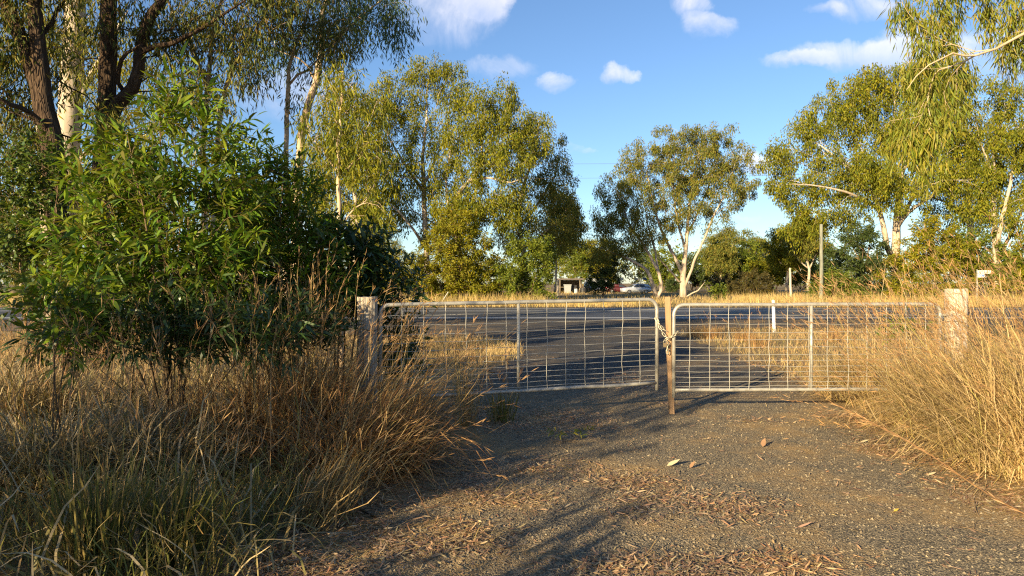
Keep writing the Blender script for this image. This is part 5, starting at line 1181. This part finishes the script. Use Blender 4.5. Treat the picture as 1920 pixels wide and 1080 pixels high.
# a few leaves and twigs that stand out
def lone_leaf(label, px, py, L, W, az, cv, mat, tilt=.15):
    q = gat(px, py); root = thing('fallen_leaf', label, 'leaf', (q[0], q[1], 0), 0, None); g = Geo()
    leaf_curved(g, np.array([[q[0], q[1], .012]]), np.array([[math.cos(az), math.sin(az), tilt]]), np.array([[.1, -.3, 1.0]]), np.array([L]), np.array([W]), np.array([cv]))
    g.V[0][:, 2] = np.maximum(g.V[0][:, 2], .006); g.obj('blade', mat, root)
    e = np.array([q[0], q[1], .012]); mobj('petiole', *tube([e, e - [math.cos(az) * .015, math.sin(az) * .015, .003]], .0015, 4), mat, False, root)
PL = flat('pale_dry_leaf', (.52, .44, .27), .7, .3); BR = flat('brown_dry_leaf', (.26, .15, .08), .7, .3); YL = flat('yellow_dry_leaf', (.55, .36, .06), .7, .3); PK = flat('pinkish_dry_leaf', (.42, .25, .17), .7, .3)
lone_leaf('large pale curled dry leaf lying alone on the middle of the drive', 1250, 876, .13, .055, .1, -.35, PL)
lone_leaf('dark curled brown leaf standing on edge beyond the large pale leaf', 1430, 840, .09, .05, 1.0, -.5, BR, .5)
lone_leaf('brown crumpled leaf beside the large pale leaf', 1293, 880, .07, .035, .4, -.6, BR, .4)
lone_leaf('long pink tan leaf on bare gravel beside the litter drift', 1495, 992, .10, .022, -.1, -.3, PK)
lone_leaf('small bright yellow leaf on the bare gravel', 1676, 962, .05, .02, .4, -.2, YL)
lone_leaf('pale olive leaf at the grassy edge of the drive', 1740, 893, .08, .025, .1, -.15, PL)
lone_leaf('pale leaf at the top of the bare gravel near the golden grass', 1612, 832, .10, .03, 0, -.2, PL)
def twig(label, P):
    q = np.array(P[0]); root = thing('fallen_twig', label, 'twig', (q[0], q[1], 0)); mobj('stick', *tube(smooth_path(P, .03), np.linspace(.005, .002, len(smooth_path(P, .03))), 5), M['twig'], True, root)
    a, b = np.array(P[1]), np.array(P[1]) + [.05, .06, .03]; mobj('side_shoot', *tube([a, (a + b) / 2, b], [.003, .0025, .001], 4), M['twig'], True, root)
q = gat(1800, 990); twig('dark forked twig on the dusty corner of the drive', [[q[0], q[1], .01], [q[0] + .04, q[1] - .08, .02], [q[0] + .10, q[1] - .18, .012]])
q = gat(1825, 965); twig('thin bare twig poking up from the dusty corner', [[q[0], q[1] - .06, .006], [q[0] + .01, q[1], .05], [q[0], q[1] + .03, .12]])
q = gat(1000, 832); 
shrub('green_sprig', 'low sprig of grey green leaves on the shaded gravel', q[1], [[[q[0] + .3, q[1] + .05, 0, .004], [q[0] + .38, q[1] + .05, .02, .003], [q[0] + .5, q[1] + .02, .02, .002]]], None, 8, 6, (.07, .016), M['gum_right'], 480, .08, 0, None,
      world=np.stack([q[0] + np.random.default_rng(3).uniform(.2, .65, 9), q[1] + np.random.default_rng(4).uniform(-.12, .15, 9), np.full(9, .02)], -1))
# gravel
r = np.random.default_rng(700)
N = 90000; yy_ = 3.5 + 7.5 * r.uniform(0, 1, N) ** 1.7; P = np.stack([r.uniform(-2.2, 5.2, N), yy_, np.zeros(N)], -1)
P = P[inside_view(P, .2) & (P[:, 0] > drive_left(P[:, 1]) + r.normal(0, .15, N)) & (P[:, 0] < drive_right(P[:, 1]) + r.normal(0, .15, N))][:18000]
n = len(P); sz = .0035 + .010 * r.uniform(0, 1, n) ** 2.2; base = np.array([[1, 0, 0], [-.1, 1, 0], [-1, .1, 0], [.1, -1, 0], [.1, .1, .8], [0, 0, -.6]], float)
V = base[None] * sz[:, None, None] * r.uniform(.6, 1.3, (n, 6, 1)); a = r.uniform(0, 6.28, n); ca, sa = np.cos(a)[:, None], np.sin(a)[:, None]
V = np.stack([V[..., 0] * ca - V[..., 1] * sa, V[..., 0] * sa + V[..., 1] * ca, V[..., 2]], -1) + P[:, None] + np.array([0, 0, .006])
T = np.array([[0, 1, 4], [1, 2, 4], [2, 3, 4], [3, 0, 4], [1, 0, 5], [2, 1, 5], [3, 2, 5], [0, 3, 5]])
mobj('loose_gravel', V.reshape(-1, 3), None, (np.arange(n)[:, None, None] * 6 + T[None]).reshape(-1, 3), M['stone'], False, label='loose grey and tan stones scattered over the drive', cat='gravel', kind='stuff')

# long seeding stems that lean in over the drive from a clump just outside the picture
root = thing('leaning_grass', 'long orange seeding grass stem leaning low across the corner of the drive', 'grass', (2.75, 2.2, 0))
for i, P in enumerate(([[2.75, 2.2, 0], [2.35, 2.5, .62], *[list(at(*q)) for q in ((1930, 968, 2.62), (1830, 912, 2.85), (1740, 850, 3.05), (1650, 800, 3.25), (1560, 755, 3.45))]],)):
    Q = smooth_path(P, .06); mobj('stalk', *tube(Q, np.linspace(.0034, .0016, len(Q)), 5), M['seed'], True, root)
    r = np.random.default_rng(900 + i); g = Geo(); k = int(len(Q) * .55); n = 150; idx = r.integers(k, len(Q) - 1, n); f = r.uniform(0, 1, (n, 1)); c = Q[idx] * (1 - f) + Q[idx + 1] * f
    leaf_diamonds(g, c, unit(Q[idx + 1] - Q[idx]) + r.normal(0, .16, (n, 3)), .045, .0045, r); g.obj('seed_head', M['seed'], root, False, kind='stuff')
